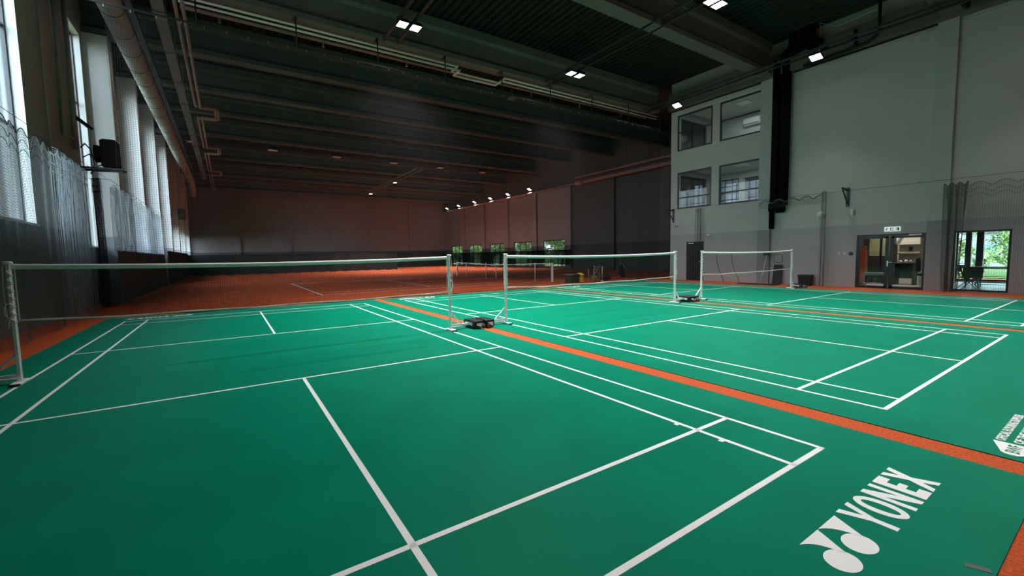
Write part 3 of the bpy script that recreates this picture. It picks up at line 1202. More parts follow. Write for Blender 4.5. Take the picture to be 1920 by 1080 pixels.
# pair of pink pipes with expansion loops
def loop_path(dx, dz=0.0):
    pts = [(-1.56 + dx, -13, 8.9)]
    for y in (17.7, 26.5, 35.5):
        pts += [(-1.56 + dx, y + dx, 8.9), (-0.78 - dx * 0.4 + dx, y + dx, 8.9), (-0.78 - dx * 0.4 + dx, y + 2.1 - dx, 8.9), (-1.56 + dx, y + 2.1 - dx, 8.9)]
    pts.append((-1.56 + dx, 48, 8.9))
    return pts


for dx, lab in ((0.0, 'pink heating pipe with square expansion loops, left of the pair'), (0.18, 'pink heating pipe with square expansion loops, right of the pair')):
    mb = MB()
    mb.tube(loop_path(dx), 0.05, 8)
    tag(mb.build('heating_pipe', M['pipe_red']), lab, 'pipe', 'pink heating pipes')
# cross pipes under the beam with loops
for dy, lab in ((0.0, 'white pipe crossing the hall under the beam, upper of the pair'), (0.13, 'white pipe crossing the hall under the beam, lower of the pair')):
    mb = MB()
    y, z = 8.25 + dy * 0.5, 9.30
    a = 0.12 * (dy > 0)
    mb.tube([(-1.5, y, z - dy * 0.9), (7.6 + a, y, z - dy * 0.9), (7.6 + a, y + 0.55, z - dy * 0.9), (9.9 - a, y + 0.55, z - dy * 0.9), (9.9 - a, y, z - dy * 0.9), (20.25, y, z - dy * 0.9)], 0.035, 7)
    tag(mb.build('heating_pipe', M['pipe_white']), lab, 'pipe', 'white pipes under the beam')
mb = MB()
mb.tube([(-1.5, 9.0, 9.35), (8.5, 9.0, 9.35)], 0.06, 8)
mb.tube([(8.5, 9.0, 9.35), (20.2, 9.0, 9.40)], 0.05, 8)
spk = tag(mb.build('sprinkler_pipe', M['pipe_red']), 'reddish sprinkler pipe crossing the hall just behind the white pipes', 'pipe')
for i in range(7):
    x = -0.5 + 3.1 * i
    mb = MB()
    mb.tube([(x, 9.0, 9.32), (x, 9.0, 9.17)], 0.022, 6)
    mb.lathe([(0.0, 0.0), (0.05, 0.0), (0.03, 0.03)], (x, 9.0, 9.14), 10)
    mb.build('sprinkler_head', M['pipe_red'], spk)
    MB().box(x + 0.99, x + 1.01, 8.99, 9.01, 9.35, 10.78).build('hanger_rod', M['dark'], spk)
# heat sensor boxes at the ceiling
mb = MB()
mb.bbox(10.9, 11.25, 9.3, 9.6, 8.95, 9.05, 0.02)
mb.tube([(11.08, 9.45, 9.05), (11.08, 9.45, 10.8)], 0.012, 6)
tag(mb.build('ceiling_sensor', M['galv']), 'flat pale box hanging behind the cross pipes', 'sensor')
# pipes along the far right wall
for z, r, lab in ((9.1, 0.10, 'upper reddish pipe along the top of the dark right wall'), (8.55, 0.17, 'lower thick reddish pipe along the top of the dark right wall')):
    mb = MB()
    mb.tube([(28.7, 7.35, z), (28.7, 24.5 if z > 9 else 23.4, z)], r, 10)
    if z < 9:
        mb.tube([(28.7, 23.4, z), (28.7, 24.4, z)], 0.26, 10)
        mb.tube([(28.7, 24.4, z), (28.7, 55, z)], 0.12, 10)
    for y in np.arange(9, 24, 3):
        mb.tube([(28.7, y, z), (28.7, y, 10.74)], 0.02, 5)
    tag(mb.build('heating_pipe', M['pipe_red']), lab, 'pipe', 'reddish pipes on the far right wall')
# conduits on top of the right wall
for z, lab in ((9.20, 'thin white conduit along the top of the right wall, upper of two'), (9.11, 'thin white conduit along the top of the right wall, lower of two')):
    mb = MB()
    for y0, y1 in ((-14, -3.99), (-3.42, 1.12), (2.46, 7.25)):
        mb.tube([(XR - 0.03, y0, z), (XR - 0.03, y1, z)], 0.016, 6)
    tag(mb.build('conduit', M['plastic_w']), lab, 'conduit', 'white conduits on the right wall')
mb = MB()
for y0, y1 in ((-3.42, 1.12), (2.46, 7.25)):
    mb.box(XR - 0.16, XR - 0.02, y0, y1, 9.235, 9.265)
tag(mb.build('cable_channel', M['black']), 'black cable channel under the beam above the right wall', 'cable channel')

# black ventilation riser on the right wall
t = thing('ventilation_riser', 'tall black twin ventilation riser on the right wall beside the column', 'duct', (20.1, 1.5, 0))
mb = MB()
mb.tube([(-0.02, 0.18, 3.62), (-0.02, 0.18, 9.9)], 0.185, 16)
mb.build('duct_tube', M['riser'], t)
mb = MB()
mb.tube([(-0.02, -0.19, 3.55), (-0.02, -0.19, 9.9)], 0.185, 16)
mb.build('duct_tube', M['riser'], t)
mb = MB()
mb.bbox(-0.22, 0.16, -0.05, 0.36, 3.3, 3.68, 0.03)
mb.bbox(-0.10, 0.16, 0.24, 0.37, 2.52, 3.9, 0.02)
mb.lathe([(0.0, -0.02), (0.15, -0.02), (0.17, 0.03), (0.17, 0.3)], (-0.06, -0.24, 3.40), 16, 'y')
mb.build('end_box', M['riser'], t)
mb = MB()
mb.tube([(-0.02, 0.0, 9.85), (-0.02, -0.25, 10.05), (-0.02, -0.75, 10.15), (-0.02, -0.95, 10.35), (-0.02, -0.95, 10.78)], 0.24, 14)
mb.tube([(-0.02, -0.9, 10.1), (-0.02, -1.35, 9.8), (-0.02, -1.75, 9.66)], 0.12, 10)
mb.tube([(-0.25, -1.15, 10.78), (-0.25, -1.20, 10.2), (-0.2, -1.5, 9.9)], 0.17, 12)
mb.tube([(-0.2, -0.45, 10.78), (-0.2, -0.45, 10.3), (-0.1, -0.3, 10.0)], 0.14, 12)
mb.build('elbow', M['riser'], t)
# black drain pipes on the beam
for pts, lab in (([(19.90, -1.9, 10.7), (19.90, -1.9, 9.66), (19.90, -1.82, 9.48), (19.90, -1.6, 9.33), (19.90, -1.2, 9.26), (19.90, 0.6, 9.24)], 'black drain pipe curving along the beam above the right wall'),
                 ([(19.88, -1.18, 9.95), (19.88, -1.20, 9.35), (19.88, -1.12, 9.27), (19.88, -0.9, 9.25)], 'short black drain stub on the beam above the right wall'),
                 ([(19.90, -4.2, 10.7), (19.90, -4.2, 9.55), (19.90, -4.19, 9.38), (19.90, -4.17, 9.32)], 'black drain pipe at the top right above the column')):
    mb = MB()
    mb.tube(pts, 0.055, 10)
    tag(mb.build('drain_pipe', M['black']), lab, 'pipe', 'black drain pipes on the right beam')
mb = MB()
mb.tube([(19.9, 0.02, 9.5), (19.9, 0.02, 10.72), (19.9, -0.45, 9.95 + 0.45), (19.9, -0.62, 10.35), (19.9, -1.83, 10.42), (19.9, -1.86, 10.3)], 0.016, 6)
tag(mb.build('conduit', M['plastic_w']), 'thin bent white conduit above the floodlight by the riser', 'conduit')

# left wall pipework
for pts, r, lab in (([(-4.6, 9.0, 2.7), (-4.6, 9.0, 10.6)], 0.028, 'thin vertical conduit on the left wall, nearest the window'),
                    ([(-4.58, 10.35, 5.4), (-4.58, 10.35, 10.6)], 0.06, 'vertical wall-coloured pipe on the left wall, middle one of three'),
                    ([(-4.58, 10.3, 5.42), (-4.58, 11.55, 5.52)], 0.04, 'short horizontal pipe joining two vertical pipes on the left wall'),
                    ([(-4.58, 11.45, 5.2), (-4.58, 11.45, 10.6)], 0.06, 'vertical wall-coloured pipe on the left wall, farthest of three')):
    mb = MB()
    mb.tube(pts, r, 8)
    for k in range(4):
        p, q = Vector(pts[0]), Vector(pts[1])
        c = p.lerp(q, (k + 0.5) / 4)
        if abs(q.z - p.z) > 2:
            mb.box(XL, c.x, c.y - 0.03, c.y + 0.03, c.z - 0.02, c.z + 0.02)
    tag(mb.build('wall_pipe', M['wall_l']), lab, 'pipe')
mb = MB()
mb.tube([(-4.5, 11.6, 5.3), (-4.45, 11.9, 5.5), (-4.4, 12.3, 5.4), (-4.35, 12.4, 4.9), (-4.4, 12.1, 4.55), (-4.3, 11.6, 4.5), (-4.1, 11.3, 4.6)], 0.02, 6)
mb.tube([(-4.5, 11.7, 5.0), (-4.4, 12.1, 5.2), (-4.25, 12.2, 5.0), (-4.2, 11.8, 4.75), (-4.0, 11.4, 4.75)], 0.016, 6)
tag(mb.build('heater_cable', M['black']), 'loose black cable looping from the wall to the box heater', 'cable')

# unit heaters
def heater(y, label, s=1.0):
    t = thing('unit_heater', label, 'heater', (0, y, 0))
    mb = MB()
    mb.bbox(-3.92, -3.5, -0.28, 0.28, 4.60, 5.50, 0.05)
    for k in range(9):
        z = 4.70 + 0.085 * k
        mb.box(-3.86, -3.56, -0.30, -0.27, z, z + 0.03)
    mb.build('casing', M['fan'], t)
    mb = MB()
    mb.lathe([(0.0, 0.0), (0.24, 0.0), (0.28, -0.1), (0.28, -0.16)], (-3.92, 0, 5.05), 16, 'x')
    mb.build('fan_shroud', M['fan'], t)
    mb = MB()
    for dy in (-0.22, 0.22):
        mb.bar((XL, dy, 4.56), (-3.38, dy, 4.56), 0.05, 0.06)
    mb.bar((XL, 0.0, 4.50), (-3.42, -0.15, 4.50), 0.05, 0.05)
    mb.build('wall_bracket', M['black'], t)
    return t


heater(11.1, 'dark box heater on a black bracket high on the left wall')
t = thing('unit_heater', 'small pale box heater on a far column of the left wall', 'heater', (-4.2, 38.0, 5.5))
mb = MB()
mb.bbox(0.30, 0.74, -0.35, 0.35, -0.4, 0.45, 0.05)
mb.build('casing', M['galv'], t)
mb = MB()
mb.bar((0.255, 0, -0.45), (0.7, 0, -0.43), 0.5, 0.04)
mb.build('wall_bracket', M['galv'], t)

# wall arms that carry the net wires
def arm(p, rz, label):
    t = thing('net_bracket', label, 'bracket', p, rz, 'wall brackets for the net wires')
    mb = MB()
    mb.bar((0, 0, 0), (0.62, 0, 0.06), 0.05, 0.05)
    mb.build('arm', M['dark'], t)
    mb = MB()
    mb.bar((0.58, 0, 0.04), (0.0, 0, -0.55), 0.04, 0.04)
    mb.build('strut', M['dark'], t)
    mb = MB()
    mb.box(-0.0, 0.03, -0.05, 0.05, -0.65, 0.12)
    mb.build('wall_plate', M['dark'], t)


arm((XR - 0.001, -1.02, 3.90), PI, 'small black triangular bracket on the right wall above the glass door')
arm((XR - 0.001, 7.1, 3.85), PI, 'pale triangular bracket at the left corner of the office block')
mb = MB()
mb.bar((-4.64, 11.8, 6.35), (-4.25, 12.0, 6.0), 0.09, 0.09)
tag(mb.build('net_bracket', M['black']), 'short black arm sticking out of the left wall above the heater', 'bracket')

# ================================================================== WALL NETS
def wall_net(name, label, x, y0, y1, z0, z1, pitch, r, m, fold=0.05, nf=1.2, gather=1.0, scallop=0.12, rope_m=None, hem=True, span=0.55, tail=0.0, sgn=1, ndy=None):
    """net hung from a wire on hooks: scalloped head ropes and soft folds; gather > 1 packs more net in the same length"""
    t = thing(name, label, 'net')
    L = (y1 - y0)
    n = max(8, int(L * gather / pitch))
    u = np.linspace(0, 1, n)
    nz = 12
    v = np.linspace(0, 1, nz)
    ph = 2 * PI * nf * L * u
    def pos(uu, vv):
        ph = 2 * PI * nf * L * uu
        sc = scallop * np.abs(np.sin(PI * L * uu / span)) ** 0.8
        top = z1 - scallop + sc * 0 - scallop * (0.0) - (scallop * (1 - np.abs(np.cos(PI * L * uu / span))))
        y = y0 + L * uu + fold * 0.6 * np.cos(ph * 1.0 + 1.3 * vv) * (0.3 + 0.7 * (1 - vv)) - tail * (1 - vv) * (0.5 - uu)
        xx = x + sgn * fold * np.sin(ph + 0.8 * np.sin(3 * vv)) + 0.3 * fold * np.sin(2.7 * ph)
        z = z0 + (top - z0) * vv
        return np.stack([xx + 0 * vv, y + 0 * vv, z], axis=-1)
    P = pos(u[:, None] + 0 * v[None, :], v[None, :] + 0 * u[:, None])
    mb = MB()
    mb.cords(P, r)
    nh = max(4, int((z1 - z0) / pitch))
    vh = np.linspace(0, 1, nh)
    uh = np.linspace(0, 1, max(10, int(L * max(nf * 8, 6))))
    P = pos(uh[None, :] + 0 * vh[:, None], vh[:, None] + 0 * uh[None, :])
    mb.cords(P, r)
    mb.build('mesh', m, t)
    mb = MB()
    for lev in (1.0, 0.945, 0.90):
        us = np.linspace(0, 1, max(20, int(L * 14)))
        Q = pos(us, np.full_like(us, lev))
        mb.tube(Q.tolist(), 0.008 if lev == 1.0 else 0.005, 5)
    mb.build('head_rope', rope_m or m, t)
    return t


# left net: flat stretch past the near windows, a bunch, then the pale bunch in the tennis hall
wall_net('wall_net', 'dark net hung along the near left wall in front of the window', -4.0, -3.0, 6.3, 0.05, 4.42, 0.055, 0.0032, M['net_near'], fold=0.03, nf=0.5, scallop=0.16, rope_m=M['net_black'])
wall_net('wall_net', 'pale bunched net hanging between the near window and the box heater', -3.98, 6.3, 9.1, 0.1, 4.42, 0.05, 0.0025, M['net_mid'], fold=0.09, nf=2.4, gather=2.0, scallop=0.18, span=0.4)
wall_net('wall_net', 'bright bunched net hanging above the dark windscreen at the left of the tennis hall', -3.82, 11.5, 24.2, 1.92, 4.28, 0.06, 0.0038, M['net_grey'], fold=0.12, nf=1.1, gather=2.0, scallop=0.15)
wall_net('wall_net', 'grey net hung on the right wall in front of the terrace window', 20.12, -8.0, -4.45, 0.03, 3.86, 0.055, 0.0022, M['net_grey2'], fold=0.03, nf=0.9, scallop=0.16, sgn=-1)
wall_net('wall_net', 'dark gathered net bunch on the right wall between glass door and terrace window', 20.06, -4.45, -3.85, 0.03, 3.86, 0.05, 0.0030, M['net_grey2'], fold=0.10, nf=5, gather=5.0, scallop=0.12, span=0.2, sgn=-1, tail=-0.25)
wall_net('wall_net', 'barely visible net across the black ventilation riser', 19.85, -0.25, 2.25, 3.45, 3.98, 0.05, 0.0022, M['net_grey2'], fold=0.03, nf=1.0, scallop=0.16, sgn=-1)
wall_net('wall_net', 'narrow dark net bundle hanging from bracket height right of the riser', 19.95, -0.42, -0.22, 0.03, 3.98, 0.05, 0.0026, M['net_grey2'], fold=0.05, nf=9, gather=6.0, scallop=0.05, span=0.1, sgn=-1)
wall_net('wall_net', 'narrow dark net bundle hanging above the black door of the office block', 20.1, 5.25, 5.6, 2.12, 3.86, 0.05, 0.0026, M['net_grey2'], fold=0.05, nf=6, gather=4.0, scallop=0.05, span=0.15, sgn=-1)
wall_net('wall_net', 'narrow dark net bundle hanging in front of the first white column on the left', -4.25, 11.75, 11.95, 0.05, 4.42, 0.05, 0.004, M['net_black'], fold=0.10, nf=10, gather=7.0, scallop=0.05, span=0.1)
# wires
for pts, lab in (([(-4.0, -6, 4.40), (-4.0, 12.0, 4.40)], 'thin wire carrying the near left wall nets'), ([(-4.64, 11.3, 4.28), (-3.82, 11.3, 4.28), (-3.82, 26.2, 4.28), (-3.96, 26.2, 4.28)], 'thin wire carrying the bright net in the tennis hall'),
                 ([(20.08, -9, 3.86), (20.08, 7.2, 3.90)], 'thin wire along the right wall carrying the nets')):
    mb = MB()
    mb.tube(pts, 0.006, 5)
    tag(mb.build('net_wire', M['dark']), lab, 'wire')
# dark windscreen curtains
def folds(name, label, p0, p1, z0, z1, m, amp=0.05, k=1.4):
    L = math.hypot(p1[0] - p0[0], p1[1] - p0[1])
    n = int(L * 10) + 2
    d = ((p1[0] - p0[0]) / L, (p1[1] - p0[1]) / L)
    P = np.zeros((n, 6, 3))
    for i in range(n):
        s = L * i / (n - 1)
        for j in range(6):
            v = j / 5
            a = amp * (1.1 - 0.6 * v) * (math.sin(2 * PI * k * s) + 0.5 * math.sin(2 * PI * k * 0.37 * s + 2))
            P[i, j] = (p0[0] + d[0] * s - d[1] * a, p0[1] + d[1] * s + d[0] * a, z0 + (z1 - z0) * v + (0.02 * math.sin(5 * s) if j == 0 else 0))
    mb = MB()
    mb.grid(P)
    t = thing(name, label, 'curtain')
    mb.build('fabric', m, t)
    mb = MB()
    mb.tube([tuple(P[i, 5]) for i in range(0, n, 2)], 0.015, 5)
    mb.build('head_cord', M['black'], t)
    return t


M['screen_t'] = glass_mat('windscreen_fabric_open', (0.05, 0.065, 0.05), 0.0, 0.0)
M['screen_l'] = mat('windscreen_fabric_grey', (0.055, 0.075, 0.088), 0.9, var=0.15, scale=8)
folds('windscreen', 'dark windscreen curtain below the bright net at the left of the tennis hall', (-3.8, 11.6), (-3.8, 24.3), 0.12, 1.94, M['screen_l'], 0.10, 0.55)
folds('windscreen', 'long dark windscreen curtain across the back of the tennis court', (-4.0, 44.4), (17.0, 44.4), 0.04, 2.08, M['screen'], 0.08, 0.5)
folds('windscreen', 'dark windscreen curtain at the foot of the far end wall', (8.0, 55.9), (29.0, 55.9), 0.05, 2.2, M['screen'], 0.08, 0.5)
folds('windscreen', 'dark windscreen curtain hung across the lower half of the far right windows', (29.0, 55.8), (29.0, 25.6), 0.45, 2.02, M['screen_t'], 0.06, 0.5)
folds('windscreen', 'dark windscreen curtain along the far left wall beyond the net', (-3.85, 27.0), (-3.85, 44.0), 0.05, 2.2, M['screen'], 0.08, 0.5)

# ================================================================== TENNIS COURT
mb = MB()
z0, z1 = 0.0005, 0.003
mb.box(2.50, 26.3, 11.35, 11.40, z0, z1)
mb.box(2.50, 26.3, 12.72, 12.77, z0, z1)
mb.box(2.50, 2.58, 11.35, 22.3, z0, z1)
mb.box(2.50, 26.3, 22.25, 22.30, z0, z1)
mb.box(2.50, 26.3, 20.9, 20.95, z0, z1)
mb.box(8.0, 8.05, 12.72, 20.95, z0, z1)
mb.box(20.8, 20.85, 12.72, 20.95, z0, z1)
mb.box(8.0, 20.85, 16.8, 16.85, z0, z1)
tag(mb.build('tennis_lines', M['white_line']), 'thin white tennis court lines laid in the red floor', 'court lines')
t = thing('tennis_net', 'tennis net strung across the red tennis court', 'net', (14.35, 16.6, 0))
mb = MB()
nn = 150
ysn = np.linspace(-5.95, 5.8, nn)
tz = lambda y: 1.06 - 0.15 * (1 - np.minimum(1, np.abs(y) / 5.9)) ** 1.0
P = np.zeros((nn, 3, 3))
for j in range(3):
    P[:, j, 1] = ysn
    P[:, j, 2] = 0.03 + (tz(ysn) - 0.06) * j / 2
mb.cords(P, 0.0035)
P = np.zeros((13, 24, 3))
yy = np.linspace(-5.95, 5.8, 24)
for j in range(13):
    P[j, :, 1] = yy
    P[j, :, 2] = 0.03 + (tz(yy) - 0.06) * j / 12
mb.cords(P, 0.0035)
mb.build('mesh', M['black'], t)
mb = MB()
mb.tube([(0, y, float(tz(y)) - 0.02) for y in np.linspace(-5.95, 5.8, 21)], 0.03, 6)
mb.build('top_tape', M['white_cloth'], t)
mb = MB()
mb.box(-0.02, 0.02, -0.03, 0.03, 0.0, 0.92)
mb.build('center_strap', M['white_cloth'], t)
for y, lab in ((-6.0, 'grey tennis net post, nearer one behind the middle net'), (5.85, 'grey tennis net post, farther one seen between two white posts')):
    t = thing('tennis_post', lab, 'net post', (14.35, 16.6 + y, 0), 0, 'tennis net posts')
    mb = MB()
    mb.bbox(-0.05, 0.05, -0.05, 0.05, 0, 1.07, 0.012)
    mb.build('post', M['white_metal'], t)
    mb = MB()
    mb.bbox(-0.06, 0.06, -0.06, 0.06, 1.07, 1.10, 0.01)
    mb.build('cap', M['dark'], t)
for y, lab in ((-4.4, 'thin singles stick nearer the camera, propping the tennis net'), (1.35, 'thin pale singles stick near the middle of the tennis net'), (4.3, 'thin singles stick at the far end of the tennis net')):
    mb = MB()
    mb.tube([(14.35, 16.6 + y, 0.0), (14.35, 16.6 + y, 1.05)], 0.025, 8)
    mb.box(14.30, 14.40, 16.6 + y - 0.05, 16.6 + y + 0.05, 0, 0.01)
    tag(mb.build('singles_stick', M['white_metal']), lab, 'net stick', 'singles sticks')

# ================================================================== THINGS AT THE EDGE OF THE TENNIS HALL
t = thing('storage_bin', 'dark green square bin beside the yellow ball cart', 'bin', (14.52, 9.15, 0))
mb = MB()
P = np.array([[(sx * (0.25 + 0.04 * k), sy * (0.25 + 0.04 * k), 0.02 + 0.42 * k) for sx, sy in ((-1, -1), (1, -1), (1, 1), (-1, 1))] for k in (0, 1)])
mb.grid(P, False, True)
mb.box(-0.25, 0.25, -0.25, 0.25, 0.0, 0.02)
mb.build('body', M['bin'], t)
mb = MB()
mb.bbox(-0.32, 0.32, -0.32, 0.32, 0.44, 0.48, 0.01)
mb.build('rim', M['galv'], t)
t = thing('ball_tube', 'yellow ringed ball container with a domed top', 'ball container', (15.02, 9.05, 0))
mb = MB()
for k in range(3):
    mb.lathe([(0.0, 0.04 + 0.11 * k), (0.17, 0.04 + 0.11 * k), (0.18, 0.06 + 0.11 * k), (0.18, 0.11 + 0.11 * k), (0.16, 0.125 + 0.11 * k), (0.0, 0.13 + 0.11 * k)], (0, 0, 0), 18)
mb.lathe([(0.14, 0.0), (0.14, 0.36)], (0, 0, 0), 16)
mb.build('body', M['yellow'], t)
mb = MB()
mb.lathe([(0.13, 0.36), (0.20, 0.38), (0.21, 0.42), (0.17, 0.49), (0.08, 0.53), (0.0, 0.54)], (0, 0, 0), 18)
mb.build('dome_lid', M['yellow'], t)
t = thing('ball_cart', 'tubular steel ball cart with a basket of yellow green balls', 'cart', (16.0, 9.0, 0))
mb = MB()
for sx in (-0.22, 0.22):
    for sy in (-0.2, 0.2):
        mb.tube([(sx, sy, 0.03), (sx, sy, 0.72)], 0.014, 6)
mb.tube([(-0.22, -0.2, 0.35), (0.22, -0.2, 0.88)], 0.014, 6)
mb.tube([(0.22, -0.2, 0.35), (-0.22, -0.2, 0.88)], 0.014, 6)
mb.tube([(-0.22, -0.2, 0.88), (0.0, -0.2, 0.78), (0.22, -0.2, 0.88)], 0.014, 6)
mb.build('frame', M['steel'], t)
mb = MB()
mb.box(-0.2, 0.2, -0.18, 0.18, 0.06, 0.07)
for k in range(5):
    z = 0.08 + 0.06 * k
    mb.tube([(-0.2, -0.18, z), (0.2, -0.18, z), (0.2, 0.18, z), (-0.2, 0.18, z), (-0.2, -0.18, z)], 0.005, 5)
mb.build('basket', M['steel'], t)
mb = MB()
for k in range(60):
    c = (random.uniform(-0.16, 0.16), random.uniform(-0.14, 0.14), random.uniform(0.105, 0.32))
    mb.lathe([(0.0, -0.033), (0.023, -0.023), (0.033, 0), (0.023, 0.023), (0.0, 0.033)], c, 8)
o = mb.build('tennis_balls', M['olive'])
o.location = (16.0, 9.0, 0)
tag(o, 'yellow green tennis balls heaped in the basket of the steel cart', 'tennis balls', kind='stuff')
for dx in (-0.22, 0.22):
    mb = MB()
    mb.lathe([(0.0, -0.012), (0.028, -0.012), (0.03, 0), (0.028, 0.012), (0.0, 0.012)], (dx, -0.2, 0.03), 12, 'y')
    mb.build('wheel', M['rubber'], t)
mb = MB()
mb.tube([(16.62, 9.0, 0.0), (16.62, 9.0, 0.82)], 0.018, 8)
mb.lathe([(0.0, 0.0), (0.10, 0.0), (0.10, 0.02), (0.03, 0.03)], (16.62, 9.0, 0), 12)
tag(mb.build('marker_pole', M['white_metal']), 'thin pale pole on a round foot right of the ball cart', 'pole')
t = thing('sports_bag', 'low black sports bag on the red floor right of the pole', 'bag', (17.2, 9.3, 0))
mb = MB()
P = np.zeros((11, 14, 3))
for i in range(11):
    xx = -0.42 + 0.084 * i
    s = math.sin(PI * (i + 0.35) / 10.7) ** 0.5
    for j in range(14):
        w = 2 * PI * j / 14
        P[i, j] = (xx, 0.22 * s * math.cos(w), 0.15 + 0.15 * s * math.sin(w) * (1 if math.sin(w) > 0 else 0.95))
mb.grid(P, True, True)
mb.build('body', M['charcoal'], t)
mb = MB()
mb.tube([(-0.15, -0.1, 0.28), (-0.12, -0.05, 0.42), (0.0, 0, 0.47), (0.12, -0.05, 0.42), (0.15, -0.1, 0.28)], 0.014, 6)
mb.build('handle', M['black'], t)
t = thing('racket_bag', 'upright dark racket bag with a white towel leaning on nothing by the far wall', 'bag', (20.3, 10.9, 0))
t['label'] = 'tall dark racket bag with a white towel over its top'
mb = MB()
P = np.zeros((9, 14, 3))
for i, (h, rx, ry, off) in enumerate(((0.0, 0.10, 0.08, 0.10), (0.05, 0.17, 0.12, 0.09), (0.2, 0.23, 0.14, 0.05), (0.4, 0.24, 0.14, 0.0), (0.55, 0.22, 0.13, -0.04), (0.68, 0.18, 0.12, -0.07), (0.76, 0.13, 0.10, -0.08), (0.80, 0.07, 0.05, -0.08), (0.81, 0.0, 0.0, -0.08))):
    for j in range(14):
        w = 2 * PI * j / 14
        P[i, j] = (off + rx * math.cos(w), ry * math.sin(w), h)
mb.grid(P, True, True)
mb.build('body', M['charcoal'], t)
mb = MB()
P = np.zeros((6, 5, 3))
for i in range(6):
    for j in range(5):
        P[i, j] = (-0.08 + 0.26 * (i / 5), -0.14 + 0.07 * j, 0.84 - 0.22 * (i / 5) ** 2 + 0.01 * math.sin(3 * j))
mb.grid(P)
mb.build('towel', M['cloth_w'], t)
for dx, lab in ((0.45, 'thin pole leaning behind the racket bag, upright one'), (0.62, 'thin pole leaning behind the racket bag, tilted one')):
    mb = MB()
    mb.tube([(20.3 + dx * 0.6, 11.2, 0.0), (20.3 + dx * 1.35, 11.6, 1.75)], 0.014, 6)
    tag(mb.build('marker_pole', M['galv']), lab, 'pole')

# ================================================================== RIGHT WALL DETAILS
# glass double door
t = struct(MB().box(XR + 0.02, XR + 0.10, -1.43, -1.37, 0, 2.09).build('door_1', M['frame']))
mb = MB()
mb.box(XR + 0.02, XR + 0.10, -3.48, -3.42, 0, 2.09)
mb.box(XR + 0.02, XR + 0.10, -3.42, -1.43, 2.02, 2.09)
mb.box(XR + 0.02, XR + 0.10, -3.42, -1.43, 0.0, 0.03)
mb.build('frame', M['frame'], t)
for (a, b) in ((-2.38, -1.44), (-3.41, -2.40)):
    lf = MB()
    x0, x1 = XR + 0.03, XR + 0.085
    lf.box(x0, x1, a, a + (0.06 if a < -3 else 0.11), 0.03, 2.015)
    lf.box(x0, x1, b - (0.12 if a < -3 else 0.05), b, 0.03, 2.015)
    lf.box(x0, x1, a + 0.05, b - 0.05, 0.03, 0.10)
    lf.box(x0, x1, a + 0.05, b - 0.05, 1.93, 2.015)
    l = lf.build('door_leaf', M['frame'], t)
    MB().box(XR + 0.05, XR + 0.06, a + 0.05, b - 0.05, 0.09, 1.94).build('pane', M['glass'], l)
mb = MB()
mb.bar((XR - 0.03, -2.36, 1.02), (XR - 0.03, -2.50, 1.02), 0.022, 0.022)
mb.bar((XR + 0.03, -2.36, 1.02), (XR - 0.03, -2.36, 1.02), 0.022, 0.022)
mb.box(XR + 0.015, XR + 0.032, -2.38, -2.34, 0.86, 1.07)
mb.build('door_handle', M['steel'], t)
mb = MB()
mb.bbox(XR - 0.03, XR + 0.03, -3.30, -2.95, 2.0, 2.06, 0.01)
mb.build('door_closer', M['plastic_w'], t)
# terrace window
wn += 1
o = window(wn, 'x', XR + 0.06, -5.45, -4.12, 0.03, 2.10, [], [], 0.06)
# dark door in the block
t = struct(MB().box(XR + 0.015, XR + 0.075, 5.25, 6.25, 0.0, 2.08).build('door_2', M['charcoal']))
mb = MB()
for y in (5.42, 5.58, 5.74, 5.9, 6.06):
    mb.box(XR - 0.0, XR + 0.016, y - 0.025, y + 0.025, 0.06, 2.0)
mb.build('rib', M['charcoal'], t)
MB().box(XR - 0.005, XR + 0.017, 5.85, 6.15, 1.98, 2.03).build('door_closer', M['plastic_w'], t)
mb = MB()
mb.bar((XR - 0.03, 5.33, 1.02), (XR - 0.03, 5.47, 1.02), 0.02, 0.02)
mb.bar((XR + 0.015, 5.33, 1.02), (XR - 0.03, 5.33, 1.02), 0.02, 0.02)
mb.build('door_handle', M['steel'], t)

# exit sign
t = thing('exit_sign', 'white backlit escape route sign above the glass door', 'sign', (XR, -2.47, 2.27))
MB().bbox(-0.06, -0.001, -0.235, 0.235, -0.085, 0.085, 0.008).build('lightbox', M['sign_w'], t)
mb = MB()
fx = lambda a, b, d: (d, -a, b)
def sg(*pts):
    mb.prism(pts, fx, -0.0625, -0.0600)
# running figure, arrow and doorway
sg((-0.20, -0.05), (-0.185, -0.05), (-0.16, -0.01), (-0.175, 0.0))
sg((-0.15, -0.05), (-0.135, -0.05), (-0.145, 0.0), (-0.16, 0.0))
sg((-0.175, -0.005), (-0.145, -0.005), (-0.14, 0.035), (-0.165, 0.035))
sg((-0.20, 0.005), (-0.20, 0.02), (-0.165, 0.035), (-0.165, 0.02))
sg((-0.145, 0.02), (-0.115, 0.005), (-0.11, 0.018), (-0.145, 0.035))
sg((-0.158, 0.042), (-0.140, 0.042), (-0.140, 0.060), (-0.158, 0.060))
sg((-0.06, -0.055), (0.05, -0.055), (0.05, -0.035), (-0.04, -0.035), (-0.04, 0.035), (0.05, 0.035), (0.05, 0.055), (-0.06, 0.055))
sg((-0.02, -0.012), (0.035, -0.012), (0.035, 0.012), (-0.02, 0.012))
sg((0.075, -0.01), (0.095, -0.01), (0.095, 0.01), (0.075, 0.01))
sg((0.12, -0.055), (0.135, -0.055), (0.135, 0.055), (0.12, 0.055))
sg((0.15, -0.055), (0.205, -0.055), (0.205, 0.055), (0.15, 0.055))
mb.build('pictogram', M['sign_g'], t)
